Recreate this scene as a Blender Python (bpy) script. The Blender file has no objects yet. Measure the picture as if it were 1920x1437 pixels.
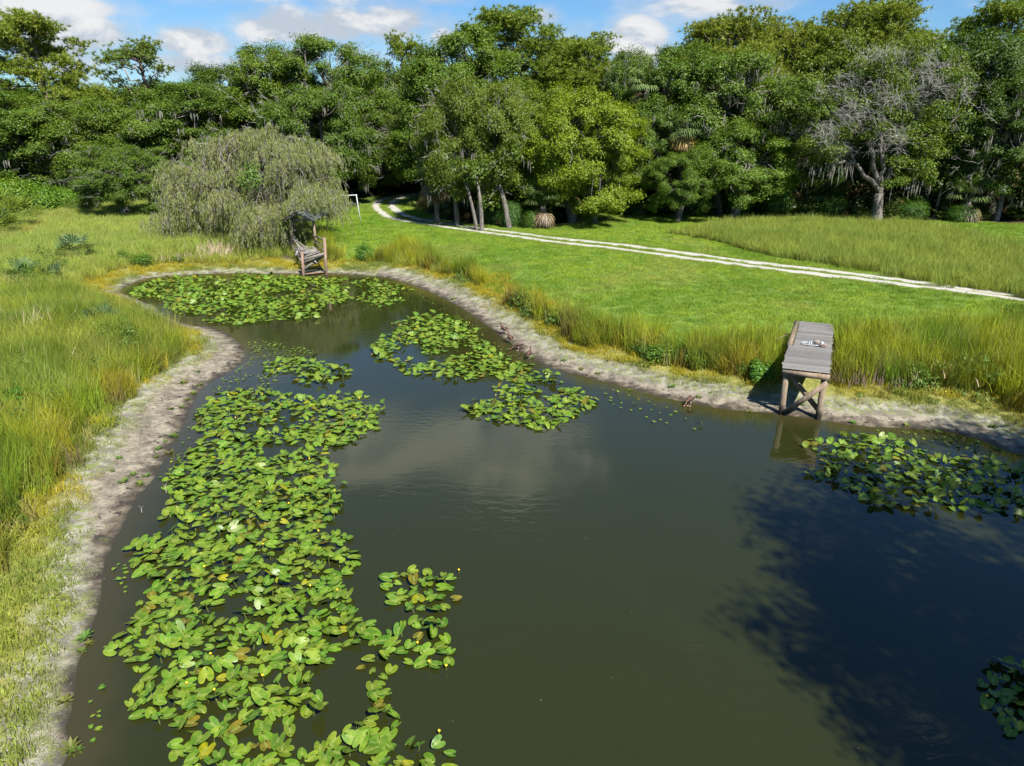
import bpy, math, random
import numpy as np
from math import radians as R

# ------------------------------------------------------------------ camera, sky, sun, exposure
S = bpy.context.scene
COL = S.collection
PITCH = R(20.2); FPX = 1330.0; CAMZ = 8.0
cam = bpy.data.cameras.new('camera'); camo = bpy.data.objects.new('camera', cam); COL.objects.link(camo)
camo.location = (0, 0, CAMZ); camo.rotation_euler = (math.pi/2 - PITCH, 0, 0)
cam.sensor_width = 36; cam.lens = FPX/1920*36; cam.clip_start = .1; cam.clip_end = 3000
S.camera = camo
SUN_EL = R(50); LX, LY = -0.50, 0.86           # light travels towards (LX, LY)
_l = math.hypot(LX, LY); LX /= _l; LY /= _l
sun = bpy.data.lights.new('sun', 'SUN'); sun.energy = 5.0; sun.angle = R(.55); sun.color = (1, .955, .88)
suno = bpy.data.objects.new('sun', sun); COL.objects.link(suno)
from mathutils import Vector, Matrix, Euler
suno.rotation_euler = Vector((-LX*math.cos(SUN_EL), -LY*math.cos(SUN_EL), math.sin(SUN_EL))).to_track_quat('Z', 'Y').to_euler()
S.view_settings.view_transform = 'Standard'; S.view_settings.look = 'None'
S.view_settings.exposure = 1.0; S.view_settings.gamma = 1; S.view_settings.use_curve_mapping = False
S.render.engine = 'CYCLES'
cy = S.cycles
cy.max_bounces = 6; cy.diffuse_bounces = 3; cy.glossy_bounces = 3; cy.transmission_bounces = 4
cy.transparent_max_bounces = 4; cy.sample_clamp_indirect = 4; cy.sample_clamp_direct = 12
cy.use_adaptive_sampling = True; cy.adaptive_threshold = .015
cy.use_denoising = True; cy.caustics_reflective = False; cy.caustics_refractive = False

CP, SP = math.cos(PITCH), math.sin(PITCH)
def ray(px, py):
    u = (px-960)/FPX; v = (718.5-py)/FPX
    return np.array([u, CP + v*SP, -SP + v*CP])
def at(px, py, z=0.0):
    d = ray(px, py); t = (z-CAMZ)/d[2]; return np.array([d[0]*t, d[1]*t, z])
def at_y(px, py, Y):
    d = ray(px, py); t = Y/d[1]; return np.array([d[0]*t, Y, CAMZ + d[2]*t])

# world -------------------------------------------------------------------------------------
W = bpy.data.worlds.new('World'); S.world = W; W.use_nodes = True
nt = W.node_tree; nt.nodes.clear()
def N(tree, t, **kw):
    n = tree.nodes.new(t)
    for k, v in kw.items():
        if k.startswith('i_'):
            n.inputs[int(k[2:])].default_value = v
        else: setattr(n, k, v)
    return n
def math_n(tree, op, a, b=None, c=None, clamp=False):
    n = tree.nodes.new('ShaderNodeMath'); n.operation = op; n.use_clamp = clamp
    for i, x in enumerate((a, b, c)):
        if x is None: continue
        if isinstance(x, (int, float)): n.inputs[i].default_value = x
        else: tree.links.new(x, n.inputs[i])
    return n.outputs[0]
def vmath(tree, op, a, b=None, out=0):
    n = tree.nodes.new('ShaderNodeVectorMath'); n.operation = op
    for i, x in enumerate((a, b)):
        if x is None: continue
        if isinstance(x, (tuple, list)): n.inputs[i].default_value = x
        else: tree.links.new(x, n.inputs[i])
    return n.outputs[out]
def mixc(tree, f, a, b, blend='MIX'):
    n = tree.nodes.new('ShaderNodeMix'); n.data_type = 'RGBA'; n.blend_type = blend
    for s, x in ((n.inputs[0], f), (n.inputs[6], a), (n.inputs[7], b)):
        if isinstance(x, (int, float)): s.default_value = x
        elif isinstance(x, (tuple, list)): s.default_value = (*x[:3], 1)
        else: tree.links.new(x, s)
    return n.outputs[2]
def smooth(tree, x, lo, hi, a=0.0, b=1.0):
    n = tree.nodes.new('ShaderNodeMapRange'); n.interpolation_type = 'SMOOTHSTEP'
    n.inputs[1].default_value = lo; n.inputs[2].default_value = hi; n.inputs[3].default_value = a; n.inputs[4].default_value = b
    tree.links.new(x, n.inputs[0]); return n.outputs[0]
def noise(tree, vec, scale, detail=3, rough=.5, dist=0.0):
    n = tree.nodes.new('ShaderNodeTexNoise'); n.inputs['Scale'].default_value = scale
    n.inputs['Detail'].default_value = detail; n.inputs['Roughness'].default_value = rough; n.inputs['Distortion'].default_value = dist
    if vec is not None: tree.links.new(vec, n.inputs['Vector'])
    return n.outputs['Fac']

sky = N(nt, 'ShaderNodeTexSky', sky_type='NISHITA', sun_disc=False)
sky.sun_elevation = SUN_EL; sky.sun_rotation = math.atan2(-LX, -LY); sky.altitude = 0
sky.air_density = 1.0; sky.dust_density = .25; sky.ozone_density = 3.0
tc = N(nt, 'ShaderNodeTexCoord'); dirv = vmath(nt, 'NORMALIZE', tc.outputs['Generated'])
sc_ = vmath(nt, 'MULTIPLY', dirv, (1, 1, 1.9))
n1 = noise(nt, sc_, 5.5, 9, .60, .25)
n2 = noise(nt, vmath(nt, 'ADD', sc_, (0.012, 0, .03)), 5.5, 6, .58, .25)
# clouds seen in the photograph: direction, half width and half height (radians)
blobs = [(120, 62, 110, 28, 1), (40, 5, 150, 22, .8), (355, 78, 60, 24, 1), (340, 118, 90, 25, .7), (140, 115, 90, 35, .6), (560, 55, 100, 30, .9),
         (640, 50, 60, 32, .9), (745, 48, 75, 34, 1), (830, 60, 60, 34, .9), (1020, 35, 34, 20, .9), (960, 45, 60, 20, .5), (1055, 60, 60, 22, .6), (1195, 72, 52, 40, 1),
         (1330, 8, 130, 26, 1), (1430, 6, 60, 26, .9), (1280, -20, 120, 30, .8), (640, 0, 60, 16, .5), (830, -5, 60, 18, .6), (640, 110, 200, 40, .45), (250, -60, 300, 40, .6),
         (650, -640, 200, 75, 1.0), (1010, -560, 95, 42, .95), (860, -720, 200, 60, .7), (-200, -500, 300, 90, .8), (300, -300, 220, 50, .5), (1700, -420, 200, 60, .5)]
acc = None
for px, py, wx, wy, amp in blobs:
    d = ray(px, py); d = d/np.linalg.norm(d)
    az = math.atan2(d[0], d[1]); el = math.asin(d[2])
    rt = Vector((math.cos(az), -math.sin(az), 0)); dv = Vector(d); up = rt.cross(dv); 
    a = vmath(nt, 'DOT_PRODUCT', dirv, tuple(rt), 1); a = math_n(nt, 'SUBTRACT', a, dv.dot(rt)); a = math_n(nt, 'DIVIDE', a, wx/FPX)
    b = vmath(nt, 'DOT_PRODUCT', dirv, tuple(up), 1); b = math_n(nt, 'SUBTRACT', b, dv.dot(up)); b = math_n(nt, 'DIVIDE', b, wy/FPX)
    q = math_n(nt, 'ADD', math_n(nt, 'MULTIPLY', a, a), math_n(nt, 'MULTIPLY', b, b))
    q = math_n(nt, 'MULTIPLY', math_n(nt, 'POWER', 2.718, math_n(nt, 'MULTIPLY', q, -.9)), amp)
    f = vmath(nt, 'DOT_PRODUCT', dirv, tuple(d), 1)
    q = math_n(nt, 'MULTIPLY', q, math_n(nt, 'GREATER_THAN', f, .5))
    acc = q if acc is None else math_n(nt, 'MAXIMUM', acc, q)
def density(nz):
    return math_n(nt, 'ADD', nz, math_n(nt, 'SUBTRACT', math_n(nt, 'MULTIPLY', acc, .43), .04))
den = density(n1)
mask = smooth(nt, den, .57, .77)
wisp = math_n(nt, 'MULTIPLY', smooth(nt, den, .46, .70, 0, .5), smooth(nt, acc, .03, .35))
mask = math_n(nt, 'MAXIMUM', mask, wisp)
lit = smooth(nt, math_n(nt, 'SUBTRACT', den, density(n2)), -.05, .06)
lit2 = math_n(nt, 'MULTIPLY', lit, smooth(nt, den, .62, .86, .45, 1))
ccol = mixc(nt, lit2, (4.3, 4.9, 5.7), (6.9, 7.0, 7.1))
skyc = mixc(nt, 1.0, sky.outputs[0], (.55, .82, 1.06), 'MULTIPLY')
wc = mixc(nt, mask, skyc, ccol)
bg = N(nt, 'ShaderNodeBackground'); bg.inputs[1].default_value = .062
nt.links.new(wc, bg.inputs[0]); wo = N(nt, 'ShaderNodeOutputWorld'); nt.links.new(bg.outputs[0], wo.inputs[0])
W.cycles.sampling_method = 'MANUAL'; W.cycles.sample_map_resolution = 512

# ------------------------------------------------------------------ generic helpers
rng = np.random.default_rng(7)
random.seed(7)
def mesh_np(name, V, faces, mats=(), smooth_=False, fattr=None):
    """faces: list of (m,k) int arrays"""
    me = bpy.data.meshes.new(name)
    V = np.asarray(V, np.float32); me.vertices.add(len(V)); me.vertices.foreach_set('co', V.ravel())
    faces = [np.asarray(f, np.int32) for f in faces if len(f)]
    nl = sum(f.size for f in faces); nf = sum(len(f) for f in faces)
    me.loops.add(nl); me.polygons.add(nf)
    me.loops.foreach_set('vertex_index', np.concatenate([f.ravel() for f in faces]))
    tot = np.concatenate([np.full(len(f), f.shape[1], np.int32) for f in faces])
    st = np.zeros(nf, np.int32); st[1:] = np.cumsum(tot)[:-1]
    me.polygons.foreach_set('loop_start', st)
    me.polygons.foreach_set('loop_total', tot)
    if smooth_: me.polygons.foreach_set('use_smooth', np.ones(nf, bool))
    me.update(calc_edges=True); me.validate()
    for m in mats: me.materials.append(m)
    return me
class MB:
    def __init__(s): s.v = []; s.f = {}; s.n = 0; s.h = []
    def add(s, V, *faces, h=None):
        V = np.asarray(V, float).reshape(-1, 3)
        for F in faces:
            F = np.asarray(F, int)
            if len(F): s.f.setdefault(F.shape[1], []).append(F + s.n)
        s.v.append(V); s.n += len(V)
        s.h.append(np.zeros(len(V)) if h is None else np.asarray(h))
    def tube(s, pts, rad, sides=6, cap=True):
        P = np.asarray(pts, float); n = len(P); rad = np.broadcast_to(rad, (n,)).astype(float)
        T = np.gradient(P, axis=0); T /= np.linalg.norm(T, axis=1)[:, None] + 1e-9
        ref = np.array([0, 0, 1.]) if abs(T[0][2]) < .8 else np.array([1., 0, 0])
        A = np.cross(T, ref); A /= np.linalg.norm(A, axis=1)[:, None] + 1e-9; B = np.cross(T, A)
        th = np.linspace(0, 2*np.pi, sides, endpoint=False)
        V = P[:, None] + rad[:, None, None]*(A[:, None]*np.cos(th)[None, :, None] + B[:, None]*np.sin(th)[None, :, None])
        i = np.arange(n-1)[:, None]*sides; j = np.arange(sides)[None]; k = (j+1) % sides
        F = np.stack([i+j, i+k, i+sides+k, i+sides+j], -1).reshape(-1, 4)
        fs = [F]
        if cap:
            c = len(V.reshape(-1, 3))
            Vv = np.vstack([V.reshape(-1, 3), P[:1], P[-1:]])
            jj = np.arange(sides); kk = (jj+1) % sides
            tri = np.vstack([np.stack([np.full(sides, c), kk, jj], -1), np.stack([np.full(sides, c+1), (n-1)*sides+jj, (n-1)*sides+kk], -1)])
            s.add(Vv, F, tri)
        else: s.add(V.reshape(-1, 3), F)
    def box(s, c, size, rot=None, taper=1.0):
        x, y, z = np.asarray(size)/2
        V = np.array([[-x,-y,-z],[x,-y,-z],[x,y,-z],[-x,y,-z],[-x*taper,-y*taper,z],[x*taper,-y*taper,z],[x*taper,y*taper,z],[-x*taper,y*taper,z]])
        if rot is not None: V = V @ np.array(Euler(rot).to_matrix()).T
        s.add(V + np.asarray(c), [[0,3,2,1],[4,5,6,7],[0,1,5,4],[1,2,6,5],[2,3,7,6],[3,0,4,7]])
    def beam(s, a, b, w, h, roll=0):
        a = np.asarray(a, float); b = np.asarray(b, float); t = b-a; L = np.linalg.norm(t); t /= L
        ref = np.array([0, 0, 1.]) if abs(t[2]) < .95 else np.array([0, 1., 0])
        u = np.cross(t, ref); u /= np.linalg.norm(u); v = np.cross(u, t)
        if roll: u, v = u*math.cos(roll)+v*math.sin(roll), v*math.cos(roll)-u*math.sin(roll)
        V = []
        for p in (a, b):
            for su, sv in ((-1,-1),(1,-1),(1,1),(-1,1)): V.append(p+u*su*w/2+v*sv*h/2)
        s.add(V, [[0,1,2,3],[7,6,5,4],[0,4,5,1],[1,5,6,2],[2,6,7,3],[3,7,4,0]])
    def ell(s, c, r, rot=None, nu=10, nv=7):
        th = np.linspace(0, 2*np.pi, nu, endpoint=False); ph = np.linspace(-np.pi/2, np.pi/2, nv)
        V = np.array([[math.cos(p)*math.cos(t), math.cos(p)*math.sin(t), math.sin(p)] for p in ph for t in th])*np.asarray(r)
        if rot is not None: V = V @ np.array(Euler(rot).to_matrix()).T
        i = np.arange(nv-1)[:, None]*nu; j = np.arange(nu)[None]; k = (j+1) % nu
        s.add(V+np.asarray(c), np.stack([i+j, i+k, i+nu+k, i+nu+j], -1).reshape(-1, 4))
    def mesh(s, name, mats=(), smooth_=False, height=False):
        V = np.vstack(s.v)
        me = mesh_np(name, V, [np.vstack(f) for f in s.f.values()], mats, smooth_)
        if height:
            a = me.attributes.new('h', 'FLOAT', 'POINT'); a.data.foreach_set('value', np.concatenate(s.h).astype(np.float32))
        return me
def obj(name, me, parent=None, loc=None, rot=None, scale=None, color=None, **props):
    o = bpy.data.objects.new(name, me); COL.objects.link(o)
    if parent is not None: o.parent = parent
    if loc is not None: o.location = loc
    if rot is not None: o.rotation_euler = rot
    if scale is not None: o.scale = scale if hasattr(scale, '__len__') else (scale,)*3
    if color is not None: o.color = (*color, 1)
    for k, v in props.items(): o[k] = v
    return o
def thing(name, label, cat, loc=(0, 0, 0), rz=0, group=None, scale=None, rot=None):
    o = obj(name, None, loc=loc, rot=rot if rot is not None else (0, 0, rz), scale=scale, label=label, category=cat)
    o.empty_display_size = .3
    if group: o['group'] = group
    return o
def structure(name, me, **kw): return obj(name, me, kind='structure', **kw)

# value noise
_tab = rng.random((256, 256))
def vnoise(x, y, f=1.0, seed=0):
    x = np.asarray(x)*f + 37.7*seed; y = np.asarray(y)*f + 91.3*seed
    xi = np.floor(x).astype(int); yi = np.floor(y).astype(int); fx = x-xi; fy = y-yi
    fx = fx*fx*(3-2*fx); fy = fy*fy*(3-2*fy)
    g = lambda a, b: _tab[a % 256, b % 256]
    return (g(xi, yi)*(1-fx)+g(xi+1, yi)*fx)*(1-fy)+(g(xi, yi+1)*(1-fx)+g(xi+1, yi+1)*fx)*fy
def fbm(x, y, f=1.0, seed=0, o=4):
    s = 0; a = .5; t = 0
    for i in range(o): s = s + a*vnoise(x, y, f*2**i, seed+i); t += a; a *= .5
    return s/t
def sstep(x, a, b):
    t = np.clip((x-a)/(b-a), 0, 1); return t*t*(3-2*t)
def inpoly(x, y, P):
    x = np.asarray(x); y = np.asarray(y); r = np.zeros(x.shape, bool); n = len(P)
    for i in range(n):
        x1, y1 = P[i]; x2, y2 = P[(i+1) % n]
        c = (y1 > y) != (y2 > y)
        if y1 != y2: r ^= c & (x < (x2-x1)*(y-y1)/(y2-y1)+x1)
    return r
def polydist(x, y, P, closed=True):
    x = np.asarray(x, float); y = np.asarray(y, float); d = np.full(x.shape, 1e9); n = len(P)
    for i in range(n if closed else n-1):
        ax, ay = P[i]; bx, by = P[(i+1) % n]; ex, ey = bx-ax, by-ay; L = ex*ex+ey*ey+1e-12
        t = np.clip(((x-ax)*ex+(y-ay)*ey)/L, 0, 1)
        d = np.minimum(d, (x-ax-t*ex)**2+(y-ay-t*ey)**2)
    return np.sqrt(d)
def spline(P, n=4, closed=False):
    P = np.asarray(P, float); out = []; m = len(P)
    for i in range(m if closed else m-1):
        g = (lambda k: P[k % m]) if closed else (lambda k: P[min(max(k, 0), m-1)])
        a, b, c, d = g(i-1), g(i), g(i+1), g(i+2)
        for k in range(n):
            t = k/n
            out.append(.5*((2*b)+(-a+c)*t+(2*a-5*b+4*c-d)*t*t+(-a+3*b-3*c+d)*t**3))
    if not closed: out.append(P[-1])
    return np.array(out)
def W2(pts, z=0.0): return np.array([at(a, b, z)[:2] for a, b in pts])

# ------------------------------------------------------------------ pond outline and terrain
shore_px = [(119,1437),(121,1371),(133,1344),(144,1275),(146,1247),(155,1228),(166,1206),(177,1164),(190,1123),(193,1076),(199,1054),(217,1011),(240,970),(257,934),
 (278,913),(296,886),(313,855),(326,830),(342,805),(355,775),(376,733),(411,708),(449,686),(459,663),(451,646),(426,626),(388,613),(351,608),(318,595),(300,585),
 (288,573),(238,555),(226,545),(246,533),(276,523),(326,518),(401,514),(476,514),(540,515),(618,514),(680,517),(718,520),(756,530),(793,543),(831,560),(868,580),
 (901,603),(926,621),(951,641),(998,673),(1048,695),(1098,708),(1148,720),(1210,738),(1286,755),(1361,768),(1440,775),(1536,788),(1616,800),(1710,804),(1776,810),(1841,827),(1879,844),(1916,853)]
shore = [tuple(p) for p in W2(shore_px)]
shore += [(15.2, 15.4), (15.0, 12.5), (13.2, 9), (11.3, 5.5), (9.8, 1), (8, -6), (3, -12), (-4, -12), (-7, -6), (-6.7, 0), (-6.1, 4)]
shore = spline(shore, 3, True)
def SD(x, y):
    """signed distance to the waterline, positive on land"""
    d = polydist(x, y, shore); return np.where(inpoly(x, y, shore), -d, d)
def height(x, y, sd=None):
    x = np.asarray(x, float); y = np.asarray(y, float)
    if sd is None: sd = SD(x, y)
    s = sd
    z = np.where(s < 0, -.16*np.minimum(-s, 3)-.05*np.clip(-s, 0, .3), 0)
    z = np.where(s >= 0, .15*np.minimum(s, 1.3), z)
    z = z + .70*sstep(s, .9, 4.8)
    bump = (fbm(x, y, .9, 3)-.5)*.05*sstep(s, .2, 1.2) + (fbm(x, y, 3.0, 5)-.5)*.035*sstep(s, .05, .5)
    roll = (fbm(x, y, .06, 9, 2)-.5)*.35*sstep(s, 6, 20)
    return z + bump + roll
# mown lawn polygon, far stand of tall grass
lawn_poly = np.vstack([W2([(618,440),(640,452),(700,452),(760,440),(830,458),(900,484),(980,515),(1060,545),(1150,576),(1250,598),(1350,612),(1480,606),(1600,598),(1700,594),(1920,586),(2300,600)], 1.6),
                       [(75, 60), (70, 90), (-20, 100), (-19, 72), (-15.5, 60), (-14.6, 50)]])
far_poly = W2([(1262,437),(1330,452),(1400,472),(1480,487),(1560,501),(1640,513),(1700,522),(1800,540),(1920,562),(2300,620),(2300,440),(1920,432),(1700,424),(1520,416),(1400,417),(1330,424)], .9)
rutA = spline(W2([(2150,590),(1990,570),(1890,557),(1815,547),(1690,532),(1565,517),(1440,502.5),(1316,487),(1224,475),(1132,463),(1040,453),(907,434.5),(807,421),(740,409),(717,399),(704,385),(723,373),(774,366),(860,361)], .92), 6)
rutB = spline(W2([(2150,580),(1990,562),(1919,554),(1740,530.5),(1590,512),(1440,494.5),(1384,488),(1270,472.5),(1155,457.5),(1040,445.5),(940,432),(874,424),(780,409),(744,395),(735,382),(752,372.5),(785,367.5),(860,363)], .92), 6)
def zone_lawn(x, y):
    j = (fbm(x, y, .8, 21)-.5)*1.6; k = (fbm(x, y, .8, 22)-.5)*1.6
    return inpoly(x+j, y+k, lawn_poly)
def zone_far(x, y):
    j = (fbm(x, y, .7, 31)-.5)*2.0; k = (fbm(x, y, .7, 32)-.5)*2.0
    return inpoly(x+j, y+k, far_poly)

def axis(lo, hi, step, far, g=1.12):
    a = list(np.arange(lo, hi, step)); s = step
    while a[-1] < far: s *= g; a.append(a[-1]+s)
    s = step
    while a[0] > -far: s *= g; a.insert(0, a[0]-s)
    return np.array(a)
gx = axis(-24, 26, .2, 700); gy = axis(3, 50, .2, 700)
GX, GY = np.meshgrid(gx, gy); fx, fy = GX.ravel(), GY.ravel()
gsd = SD(fx, fy); gz_ = height(fx, fy, gsd)
nx, ny = len(gx), len(gy)
ii = (np.arange(ny-1)[:, None]*nx + np.arange(nx-1)[None]).ravel()
GF = np.stack([ii, ii+1, ii+nx+1, ii+nx], -1)
V = np.stack([fx, fy, gz_], -1)
lawnm = zone_lawn(fx, fy).astype(float)

def mat(name): 
    m = bpy.data.materials.new(name); m.use_nodes = True; t = m.node_tree; b = t.nodes['Principled BSDF']; return m, t, b
def attr(t, name, typ='GEOMETRY'):
    n = t.nodes.new('ShaderNodeAttribute'); n.attribute_name = name; n.attribute_type = typ; return n
def wpos(t): return t.nodes.new('ShaderNodeNewGeometry').outputs['Position']
def bump(t, b, h, strength, dist=.02):
    n = t.nodes.new('ShaderNodeBump'); n.inputs['Strength'].default_value = strength; n.inputs['Distance'].default_value = dist
    t.links.new(h, n.inputs['Height']); t.links.new(n.outputs[0], b.inputs['Normal'])

def growbias(x, y): return .60*sstep(y, 13.5, 11)*(x < 3) + .6*sstep(y, 28, 31)*(x < -7.5) - .45*((x < 0)*sstep(y, 13.5, 15)*sstep(y, 26, 23))
gm, t, b = mat('ground_soil')
P = wpos(t); sd = attr(t, 'shore').outputs['Fac']; lw = attr(t, 'lawn').outputs['Fac']
nA = noise(t, P, 1.1, 5, .6); nB = noise(t, P, 6, 4, .65); nC = noise(t, P, 30, 3, .6); nD = noise(t, P, .45, 3); nE = noise(t, P, 2.6, 4, .6); nF_ = noise(t, P, 11, 2, .5)
sdn = math_n(t, 'ADD', attr(t, 'grow').outputs['Fac'], math_n(t, 'MULTIPLY', math_n(t, 'SUBTRACT', nA, .5), 1.1))
sds = math_n(t, 'ADD', sd, math_n(t, 'MULTIPLY', math_n(t, 'SUBTRACT', nB, .5), .25))
mud = mixc(t, smooth(t, nE, .3, .7), (.070, .058, .042), (.150, .124, .086))
sand = mixc(t, smooth(t, nE, .35, .65), (.155, .135, .102), (.285, .25, .185))
sand = mixc(t, smooth(t, nB, .50, .66, 0, .7), sand, (.115, .10, .082)); sand = mixc(t, smooth(t, nF_, .60, .68, 0, .8), sand, (.05, .042, .035))
dry = mixc(t, smooth(t, nE, .42, .60), (.16, .15, .115), (.34, .325, .25))
dry = mixc(t, smooth(t, nC, .42, .6, 0, .55), dry, (.11, .105, .07)); dry = mixc(t, smooth(t, nB, .48, .62), dry, (.17, .20, .055))
low = mixc(t, smooth(t, nB, .35, .65), (.15, .17, .030), (.27, .25, .06))
low = mixc(t, smooth(t, nC, .5, .7, 0, .6), low, (.10, .085, .06))
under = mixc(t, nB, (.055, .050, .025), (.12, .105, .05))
lawnc = mixc(t, smooth(t, nA, .3, .7), (.10, .18, .018), (.16, .24, .026))
lawnc = mixc(t, smooth(t, nC, .4, .7, 0, .7), lawnc, (.05, .06, .02))
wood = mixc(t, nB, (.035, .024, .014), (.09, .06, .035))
sdw = math_n(t, 'ADD', sd, math_n(t, 'MULTIPLY', math_n(t, 'SUBTRACT', nE, .5), .9)); c = mixc(t, smooth(t, sdw, -.02, .22), (.045, .036, .026), mud)
c = mixc(t, smooth(t, sdw, .15, .5), c, sand)
nG = noise(t, P, 4.2, 2, .5); blot = math_n(t, 'MULTIPLY', smooth(t, nG, .60, .65), smooth(t, sd, .9, .3)); c = mixc(t, blot, c, (.045, .037, .03))
c = mixc(t, smooth(t, sdn, .55, 1.0), c, dry)
c = mixc(t, smooth(t, sdn, 1.2, 1.8), c, low)
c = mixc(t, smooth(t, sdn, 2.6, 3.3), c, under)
c = mixc(t, smooth(t, lw, .3, .7), c, lawnc)
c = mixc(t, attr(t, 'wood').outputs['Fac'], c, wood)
t.links.new(c, b.inputs['Base Color']); 
t.links.new(smooth(t, sds, 0, .5, .35, .95), b.inputs['Roughness'])
b.inputs['Specular IOR Level'].default_value = .3
hh = math_n(t, 'ADD', math_n(t, 'MULTIPLY', nB, 1.0), math_n(t, 'MULTIPLY', nC, .5)); bump(t, b, hh, .8, .05)
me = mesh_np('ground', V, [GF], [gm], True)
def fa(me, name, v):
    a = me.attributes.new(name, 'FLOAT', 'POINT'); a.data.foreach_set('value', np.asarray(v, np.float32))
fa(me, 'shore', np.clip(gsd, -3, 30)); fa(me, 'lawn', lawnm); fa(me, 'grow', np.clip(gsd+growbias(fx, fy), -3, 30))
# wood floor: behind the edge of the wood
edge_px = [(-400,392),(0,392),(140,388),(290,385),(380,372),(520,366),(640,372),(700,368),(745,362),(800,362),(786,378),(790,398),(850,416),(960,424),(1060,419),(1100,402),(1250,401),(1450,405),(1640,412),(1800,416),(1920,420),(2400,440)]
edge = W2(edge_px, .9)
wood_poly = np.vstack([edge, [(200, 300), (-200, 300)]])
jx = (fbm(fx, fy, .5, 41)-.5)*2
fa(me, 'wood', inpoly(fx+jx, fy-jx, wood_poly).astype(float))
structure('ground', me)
_gi = (gx, gy, gz_.reshape(ny, nx))
def gz(x, y):
    x = np.atleast_1d(np.asarray(x, float)); y = np.atleast_1d(np.asarray(y, float))
    i = np.clip(np.searchsorted(gx, x)-1, 0, nx-2); j = np.clip(np.searchsorted(gy, y)-1, 0, ny-2)
    u = (x-gx[i])/(gx[i+1]-gx[i]); v = (y-gy[j])/(gy[j+1]-gy[j]); Z = _gi[2]
    return Z[j, i]*(1-u)*(1-v)+Z[j, i+1]*u*(1-v)+Z[j+1, i]*(1-u)*v+Z[j+1, i+1]*u*v
def g1(x, y): return float(gz(x, y)[0])
def sdi(x, y):
    x = np.asarray(x, float); y = np.asarray(y, float)
    i = np.clip(np.searchsorted(gx, x)-1, 0, nx-2); j = np.clip(np.searchsorted(gy, y)-1, 0, ny-2); return gsd.reshape(ny, nx)[j, i]

# water ------------------------------------------------------------------------------------
wx = np.arange(-24, 24, .25); wy = np.arange(-20, 46, .25)
WX, WY = np.meshgrid(wx, wy); a_, b_ = WX.ravel(), WY.ravel(); wsd = SD(a_, b_)
n_ = len(wx); ii = (np.arange(len(wy)-1)[:, None]*n_ + np.arange(n_-1)[None]).ravel()
F = np.stack([ii, ii+1, ii+n_+1, ii+n_], -1); keep = (wsd[F].min(1) < .5); F = F[keep]
used = np.unique(F); remap = np.zeros(len(a_), int); remap[used] = np.arange(len(used))
wm, t, b = mat('pond_water')
P = wpos(t); sd = attr(t, 'shore').outputs['Fac']
nS = noise(t, P, .5, 3); nF = noise(t, P, 1.6, 3)
sh = math_n(t, 'ADD', sd, math_n(t, 'MULTIPLY', math_n(t, 'SUBTRACT', nF, .5), .5))
c = mixc(t, nS, (.0180, .0212, .0050), (.0205, .0238, .0060))
c = mixc(t, smooth(t, sh, -1.1, .0, 0, .8), c, (.042, .036, .014))
t.links.new(c, b.inputs['Base Color']); b.inputs['Roughness'].default_value = .035; b.inputs['IOR'].default_value = 1.50
b.inputs['Subsurface Weight'].default_value = 0
mp = t.nodes.new('ShaderNodeMapping'); mp.inputs['Scale'].default_value = (1.0, 2.2, 1); t.links.new(P, mp.inputs[0])
r1 = noise(t, mp.outputs[0], 2.4, 3, .5, .3); r2 = noise(t, P, .14, 2)
ramp = smooth(t, r2, .42, .60, .12, 1)
bump(t, b, math_n(t, 'MULTIPLY', r1, ramp), .19, .03)
me = mesh_np('pond_water', np.stack([a_[used], b_[used], np.zeros(len(used))], -1), [remap[F]], [wm], True)
fa(me, 'shore', wsd[used]); structure('pond_water', me)

# gravel track -----------------------------------------------------------------------------
tm, t, b = mat('shell_gravel'); P = wpos(t)
n1_ = noise(t, P, 14, 4, .7); n2_ = noise(t, P, 1.3, 4, .6); n3_ = noise(t, P, 60, 2)
c = mixc(t, smooth(t, n1_, .35, .7), (.30, .285, .25), (.50, .485, .44)); c = mixc(t, smooth(t, n3_, .55, .7, 0, .5), c, (.34, .31, .26))
e = attr(t, 'edge').outputs['Fac']
e2 = math_n(t, 'ADD', e, math_n(t, 'MULTIPLY', math_n(t, 'SUBTRACT', n2_, .5), 2.2))
c = mixc(t, smooth(t, e2, .62, .92), c, (.17, .19, .05))
t.links.new(c, b.inputs['Base Color']); b.inputs['Roughness'].default_value = .95; bump(t, b, n1_, .7, .03)
def rut(Pth, w, seed):
    T = np.gradient(Pth, axis=0); T /= np.linalg.norm(T, axis=1)[:, None]; Nn = np.stack([-T[:, 1], T[:, 0]], -1)
    cols = np.linspace(-1, 1, 7); Vv = []; E = []
    s = np.arange(len(Pth))
    for c_ in cols:
        ww = w/2*(1+.6*(fbm(Pth[:, 0], Pth[:, 1], 1.7, seed+(c_ > 0))-.5)*2)
        q = Pth + Nn*(c_*ww)[:, None]
        z = gz(q[:, 0], q[:, 1]) + .035 - .03*abs(c_) - .0
        Vv.append(np.column_stack([q, z])); E.append(np.full(len(Pth), abs(c_)))
    m = len(Pth); VV = np.vstack(Vv); i = np.arange(m-1)[None]; j = np.arange(len(cols)-1)[:, None]*m
    Fc = np.stack([j+i, j+i+1, j+i+m+1, j+i+m], -1).reshape(-1, 4)
    return VV, Fc, np.concatenate(E)
def resample(Pth, step):
    d = np.r_[0, np.cumsum(np.linalg.norm(np.diff(Pth, axis=0), axis=1))]; n = int(d[-1]/step); s = np.linspace(0, d[-1], n)
    return np.column_stack([np.interp(s, d, Pth[:, 0]), np.interp(s, d, Pth[:, 1])])
v1, f1, e1 = rut(resample(rutA, .35), .80, 50); v2, f2, e2_ = rut(resample(rutB, .35), .82, 60)
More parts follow.
